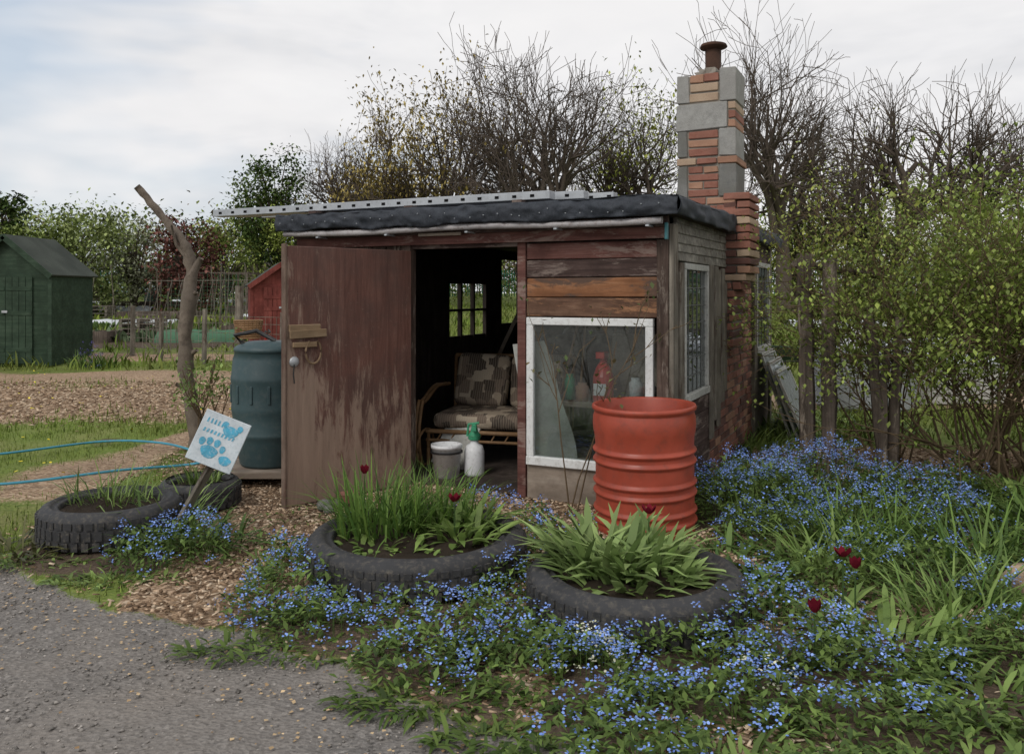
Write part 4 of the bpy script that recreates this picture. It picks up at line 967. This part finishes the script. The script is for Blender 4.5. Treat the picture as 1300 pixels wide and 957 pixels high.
def treeobj(name,loc,rng,L,r,nch,spread,up,wob,ratio,barkm,leafn=0,leafs=.15,la=LG,lb=LG2,lr=.5,minr=.0,starts=None,alln=False,rr=.62,lm='leafd',lowz=None):
    out=[];tips=[]
    for st in (starts or [((0,0,0),(0,0,1))]): grow(rng,st[0],st[1],L*rng.uniform(.85,1.1),r,nch,spread,up,wob,ratio,out,tips,rr=rr)
    mb=MB(); sd=[8,6,4,3,3,3,3]
    for P,Rr,lev in out: mb.tube(P,[max(q,minr) for q in Rr],sd[lev],0,cap=False)
    np_=NP(); V=np.array(mb.v); np_.add(V,[np.array(mb.f)],np.array((.05,.04,.03)),0)
    if leafn:
        T=np.array([t[0] for t in tips]); 
        if alln: T=np.concatenate([T,np.array([t[1] for t in tips])])
        if lowz: T=T[rng.random(len(T))<np.clip((T[:,2]-lowz*.4)/lowz,.04,1)]
        P=np.repeat(T,leafn,0)+rng.normal(0,lr,(len(T)*leafn,3)); n=len(P)
        tint=np.repeat(rng.uniform(.7,1.25,len(T)),leafn)[:,None]
        s=leafs*rng.uniform(.6,1.3,n)
        np_.inst(*DIA,P,rng.uniform(0,6.28,n),np.stack([s*.6,s,s],1),rng.uniform(-1.2,1.2,n),cols(n,la,lb,rng)*tint,1)
    return np_.build(name,[barkm,M[lm]],loc=loc)
def scaleto(o,H,Wd=None):
    bb=np.empty(len(o.data.vertices)*3,np.float32); o.data.vertices.foreach_get('co',bb); bb=bb.reshape(-1,3)
    h=np.percentile(bb[:,2],99.3); s=H/h; x0,x1=np.percentile(bb[:,0],3),np.percentile(bb[:,0],97)
    sx_=s if Wd is None else max(.75*s,Wd/(x1-x0))
    o.scale=(sx_,sx_,s); o.location.x-=sx_*(x0+x1)/2; return o
def g3(seed): return np.random.default_rng(seed)
def at_(px,top,d):
    return ((px-650)*d/1050, d, gzf(0,d)-.1), 1.6+(372-top)*d/1050-gzf(0,d)+.1
BD_=M['barkd']
def bare(px,top,w,d,seed,nch=(6,5,5,4,3),leaf=0,la=LG,lb=LG2,ls=.16,up=.05,spread=.66,lr=.35,wob=.22):
    loc,H=at_(px,top,d)
    o=treeobj('bare_tree' if not leaf else 'oak_tree',loc,g3(seed),3.8,.38,nch,spread,up,wob,.80,BD_,leaf,ls,la,lb,lr,minr=.0085,rr=.62)
    return scaleto(o,H,w*d/1050)
bare(668,62,185,40,3,nch=(7,5,5,4,3))
bare(985,48,125,38,5,nch=(7,5,5,4,2))
bare(778,140,100,45,8,nch=(6,5,5,4))
bare(435,155,90,46,9,nch=(6,5,5,4))
bare(1165,98,150,42,12,nch=(6,5,5,4))
bare(1245,128,130,44,15,nch=(6,5,5,3))
bare(1310,150,120,44,16,nch=(6,5,4,3))
bare(545,115,120,45,21,nch=(7,5,5,4),leaf=8,la=(.14,.11,.04),lb=(.29,.23,.08),ls=.17,lr=.3)
bare(842,112,85,45,22,nch=(6,5,5,4),leaf=5,la=(.15,.17,.04),lb=(.29,.31,.08),ls=.17,lr=.3)
bare(1075,150,120,46,24,nch=(6,5,4,4),leaf=4,la=(.13,.14,.045),lb=(.23,.23,.08),ls=.16)
bare(480,185,95,50,25,nch=(6,5,4,3),leaf=14,la=(.15,.12,.04),lb=(.28,.22,.07),ls=.2)
bare(720,180,90,55,26,nch=(6,5,4,3),leaf=4,la=(.12,.12,.05),lb=(.20,.19,.075),ls=.17)
def crown(name,px,top,w,d,seed,ca,cb_,n=5000,ls=.3,low=.15,clumps=46,sparse=1.0):
    loc,H=at_(px,top,d); rng=g3(seed); W=w*d/1050
    np_=NP(); mb=MB(); C=[]
    for i in range(clumps):
        u=rng.uniform(-1,1);q=rng.uniform(.45,1.0);th=rng.uniform(0,6.28)
        z=H*(low+(1-low)*(.5+.5*u*q)); rw=W*.5*math.sqrt(max(0,1-(u*q)**2))*q
        C.append((rw*math.cos(th),rw*math.sin(th),z*rng.uniform(.86,1.0)))
    C=np.array(C)
    mb.tube([(0,0,-.2),(.05,0,H*.3),(0,.1,H*.6)],[.05*W+.05,.035*W,.02*W],7,0,False)
    for c_ in C: mb.tube([(0,0,H*max(low,.15)*rng.uniform(.8,1.6)),tuple(c_*np.array([.5,.5,.85])),tuple(c_*1.04)],[.05,.035,.01],3,0,False)
    np_.add(np.array(mb.v),[np.array(mb.f)],np.array((.05,.04,.03)),0)
    k=n//clumps; P=np.repeat(C,k,0); cr=np.repeat(rng.uniform(.5,1.2,clumps),k)[:,None]*W*.12*sparse
    P=P+rng.normal(0,1,P.shape)*cr*np.array([1,1,.75]); m_=len(P); P[:,2]=np.clip(P[:,2],0.05,None)
    tint=np.repeat(rng.uniform(.65,1.3,clumps),k)[:,None]; s=ls*rng.uniform(.5,1.3,m_)
    np_.inst(*DIA,P,rng.uniform(0,6.28,m_),np.stack([s*.7,s,s],1),rng.uniform(-1.3,1.3,m_),cols(m_,ca,cb_,rng)*tint,1)
    return np_.build(name,[BD_,M['leafd']],loc=loc)
DG=(.03,.052,.018);DG2=(.075,.105,.032); MG=(.075,.105,.03);MG2=(.16,.195,.055); YG=(.13,.165,.04);YG2=(.26,.30,.085)
crown('ivy_clad_tree',352,184,90,44,31,DG,DG2,6000,.2,.2)
crown('leafy_tree',330,205,70,46,32,MG,MG2,3500,.2,.3)
crown('leafy_tree',385,235,100,43,33,YG,YG2,4500,.18,.1)
crown('leafy_tree',5,212,55,40,34,DG,DG2,3500,.22,.2)
crown('leafy_tree',88,240,140,36,35,(.12,.155,.055),(.24,.28,.11),9000,.17,.03,60)
crown('leafy_tree',30,266,100,34,36,MG,(.17,.21,.06),5000,.17,.03)
crown('blossom_tree',170,258,80,38,37,(.16,.18,.10),(.34,.35,.25),5000,.14,.05)
crown('copper_beech',235,262,80,37,38,(.07,.034,.03),(.15,.068,.055),6000,.17,.03)
crown('leafy_tree',285,275,80,42,39,MG,YG2,4500,.17,.03)
crown('leafy_tree',480,225,60,52,41,(.11,.10,.04),(.22,.19,.075),2500,.2,.2)
crown('leafy_tree',800,225,90,48,42,(.10,.115,.04),(.19,.20,.07),3000,.18,.1)
crown('leafy_tree',1010,225,90,46,43,MG,(.15,.17,.055),3500,.18,.05)
crown('leafy_tree',1200,200,140,40,44,(.09,.105,.035),(.18,.20,.07),4500,.13,.05,sparse=1.3)
crown('leafy_tree',1290,205,120,38,45,MG,MG2,4000,.15,.05,sparse=1.2)
crown('leafy_tree',1110,240,140,42,46,MG,(.15,.18,.055),4500,.15,.05)
def belt():
    np_=NP(); rng=g3(77); n_c=620
    x=rng.uniform(-75,85,n_c); y=rng.uniform(64,84,n_c); H=3.4+3.4*vn(x,y*.2,.13,3)+1.5*rng.random(n_c)
    z=gz(x,y)+H*np.sqrt(rng.random(n_c))*np.where(rng.random(n_c)<.35,.45,1); k=110
    P=np.repeat(np.stack([x,y,z],1),k,0)+rng.normal(0,1,(n_c*k,3))*np.array([1.5,1.2,.85]); P[:,2]=np.maximum(P[:,2],.8)
    base=np.array([MG2,DG2,YG,(.14,.12,.065),MG,(.12,.095,.06)])[rng.integers(0,6,n_c)]; c_=1.3*np.repeat(base*rng.uniform(.7,1.3,(n_c,1)),k,0)*(1+rng.normal(0,.15,(n_c*k,1)))
    s=.40*rng.uniform(.5,1.3,len(P))
    np_.inst(*DIA,P,rng.uniform(0,6.28,len(P)),np.stack([s*.7,s,s],1),rng.uniform(-1.3,1.3,len(P)),c_,0)
    np_.build('distant_treeline',[M['leafd']])
belt()
def hedge():
    np_=NP(); rng=g3(78); n_c=300
    x=rng.uniform(-36,42,n_c); y=rng.uniform(47,56,n_c); z=gz(x,y)+rng.uniform(.1,1.2,n_c)*(.4+vn(x,y,.3,2)); k=70
    P=np.repeat(np.stack([x,y,z],1),k,0)+rng.normal(0,1,(n_c*k,3))*np.array([.7,.5,.35])
    base=np.array([MG2,DG2,YG,MG])[rng.integers(0,4,n_c)]; c_=1.4*np.repeat(base*rng.uniform(.7,1.2,(n_c,1)),k,0)
    s=.2*rng.uniform(.5,1.3,len(P)); np_.inst(*DIA,P,rng.uniform(0,6.28,len(P)),np.stack([s*.7,s,s],1),rng.uniform(-1.3,1.3,len(P)),c_,0)
    np_.build('hedge',[M['leafd']])
hedge()
rs=g3(55)
LA=(.10,.14,.03);LB=(.22,.27,.06)
st=[((rs.uniform(-.35,.45),rs.uniform(-.3,.5),-.02),(rs.normal(-.05,.62),rs.normal(0,.35),1)) for _ in range(38)]
treeobj('rose_shrub',(4.1,6.9,0),rs,1.75,.012,(7,4),.75,.015,.15,.58,M['twig'],13,.048,LA,LB,.10,minr=.0022,starts=st,alln=True,rr=.62,lm='leaf',lowz=.75)
st=[((rs.uniform(-.2,.2),rs.uniform(-.2,.3),-.02),(rs.normal(-.22,.3),rs.normal(0,.15),1)) for _ in range(9)]
treeobj('rose_shrub',(3.4,7.45,0),rs,2.1,.010,(7,4),.75,.02,.14,.46,M['twig'],10,.042,LA,(.28,.30,.07),.10,minr=.0022,starts=st,alln=True,rr=.62,lm='leaf',lowz=1.4)
st=[((rs.uniform(-.5,.5),rs.uniform(-.3,.3),-.02),(rs.normal(0,.5),rs.normal(0,.3),1)) for _ in range(14)]
treeobj('rose_shrub',(5.2,7.6,0),rs,2.0,.012,(6,4),.75,.02,.14,.58,M['twig'],12,.055,LA,LB,.12,minr=.003,starts=st,alln=True,rr=.62,lm='leaf',lowz=.5)
st=[((rs.uniform(-.1,.15),rs.uniform(-.1,.1),0),(rs.normal(.1,.2),rs.normal(0,.15),1)) for _ in range(6)]
treeobj('elder_sapling',(-3.05,8.2,0),rs,.85,.008,(5,2),.55,.05,.1,.4,M['twig'],7,.05,LG,LG2,.06,minr=.003,starts=st,lm='leaf')
st=[((0,0,0),(.16,-.02,1)),((.05,.02,0),(.32,-.0,1)),((0,.02,0),(-.12,0,1))]
treeobj('climbing_rose',(.42,5.98,0),rs,1.35,.006,(4,2),.5,.02,.09,.36,M['twig'],3,.045,(.06,.09,.03),(.14,.10,.05),.03,minr=.002,starts=st,lm='leaf')
mb=MB()
for (x,y,r) in((-1.38,6.1,.07),(-1.28,6.2,.06),(-1.33,6.02,.05)): mb.lathe([(0,-r*.6),(r*.8,-r*.4),(r,0),(r*.7,r*.5),(0,r*.7)],(x,y,r*.5),9,wob=.25)
mb.build('door_stones',M['block2'],smooth=True)
mb=MB(); mb.lathe([(0,0),(.06,0),(.07,.05),(.075,.06),(0,.065)],(-1.22,6.12,.06),14); mb.build('terracotta_pot',M['b1'])
mb=MB(); mb.lathe([(0,-.1),(.12,-.05),(.14,.03),(.09,.09),(0,.10)],(2.68,4.25,.1),9,wob=.3); mb.build('rock',M['b3'],smooth=True)

# ---------------------------------------------------------------- world / light
w=D.worlds.new('World'); sc.world=w; w.use_nodes=True; nt=w.node_tree; bg=nt.nodes['Background']
sky=nd(nt,'ShaderNodeTexSky',sky_type='NISHITA'); sky.sun_disc=False; sky.sun_elevation=rad(42); sky.sun_rotation=rad(215); sky.air_density=1.2; sky.dust_density=2
tc=nd(nt,'ShaderNodeTexCoord').outputs['Generated']
mp=nd(nt,'ShaderNodeMapping',{'Vector':tc,'Scale':(1,1,3.4),'Location':(3.1,.4,0)}).outputs[0]
a=noise(nt,mp,1.7,4,.58,.3); b2=noise(nt,mp,4.2,4,.6,.3)
cl=ramp(nt,b2,[(.3,(5.5,5.6,5.85)),(.5,(6.6,6.6,6.75)),(.7,(7.4,7.35,7.4))])
cl=mix(nt,ramp(nt,a,[(.38,.0),(.62,.75)]),cl,(7.3,7.2,7.2))
sx=nd(nt,'ShaderNodeSeparateXYZ',{0:tc})
bias=nd(nt,'ShaderNodeMapRange',{'Value':sx.outputs[0],'From Min':-.6,'From Max':.1,'To Min':-.15,'To Max':.16}).outputs[0]
cov=nd(nt,'ShaderNodeMath',{0:a,1:bias},operation='ADD').outputs[0]
colr=mix(nt,ramp(nt,cov,[(.32,.35),(.5,1)]),mix(nt,.5,sky.outputs[0],(4.4,5.5,6.8)),cl)
nt.links.new(colr,bg.inputs[0]); bg.inputs[1].default_value=.125
sl=D.lights.new('sun','SUN'); sl.energy=1.4; sl.angle=rad(20); sl.color=(1,.96,.9); so=D.objects.new('sun',sl); sc.collection.objects.link(so)
so.rotation_euler=(rad(48),0,rad(-35))
cam=D.cameras.new('camera'); co=D.objects.new('camera',cam); sc.collection.objects.link(co); co.location=(0,0,1.6); co.rotation_euler=(rad(90),0,0)
cam.sensor_width=36; cam.lens=29.08; cam.shift_y=-.0819; cam.clip_end=3000; cam.clip_start=.05; sc.camera=co
sc.view_settings.view_transform='Standard'; sc.view_settings.look='None'; sc.view_settings.exposure=0
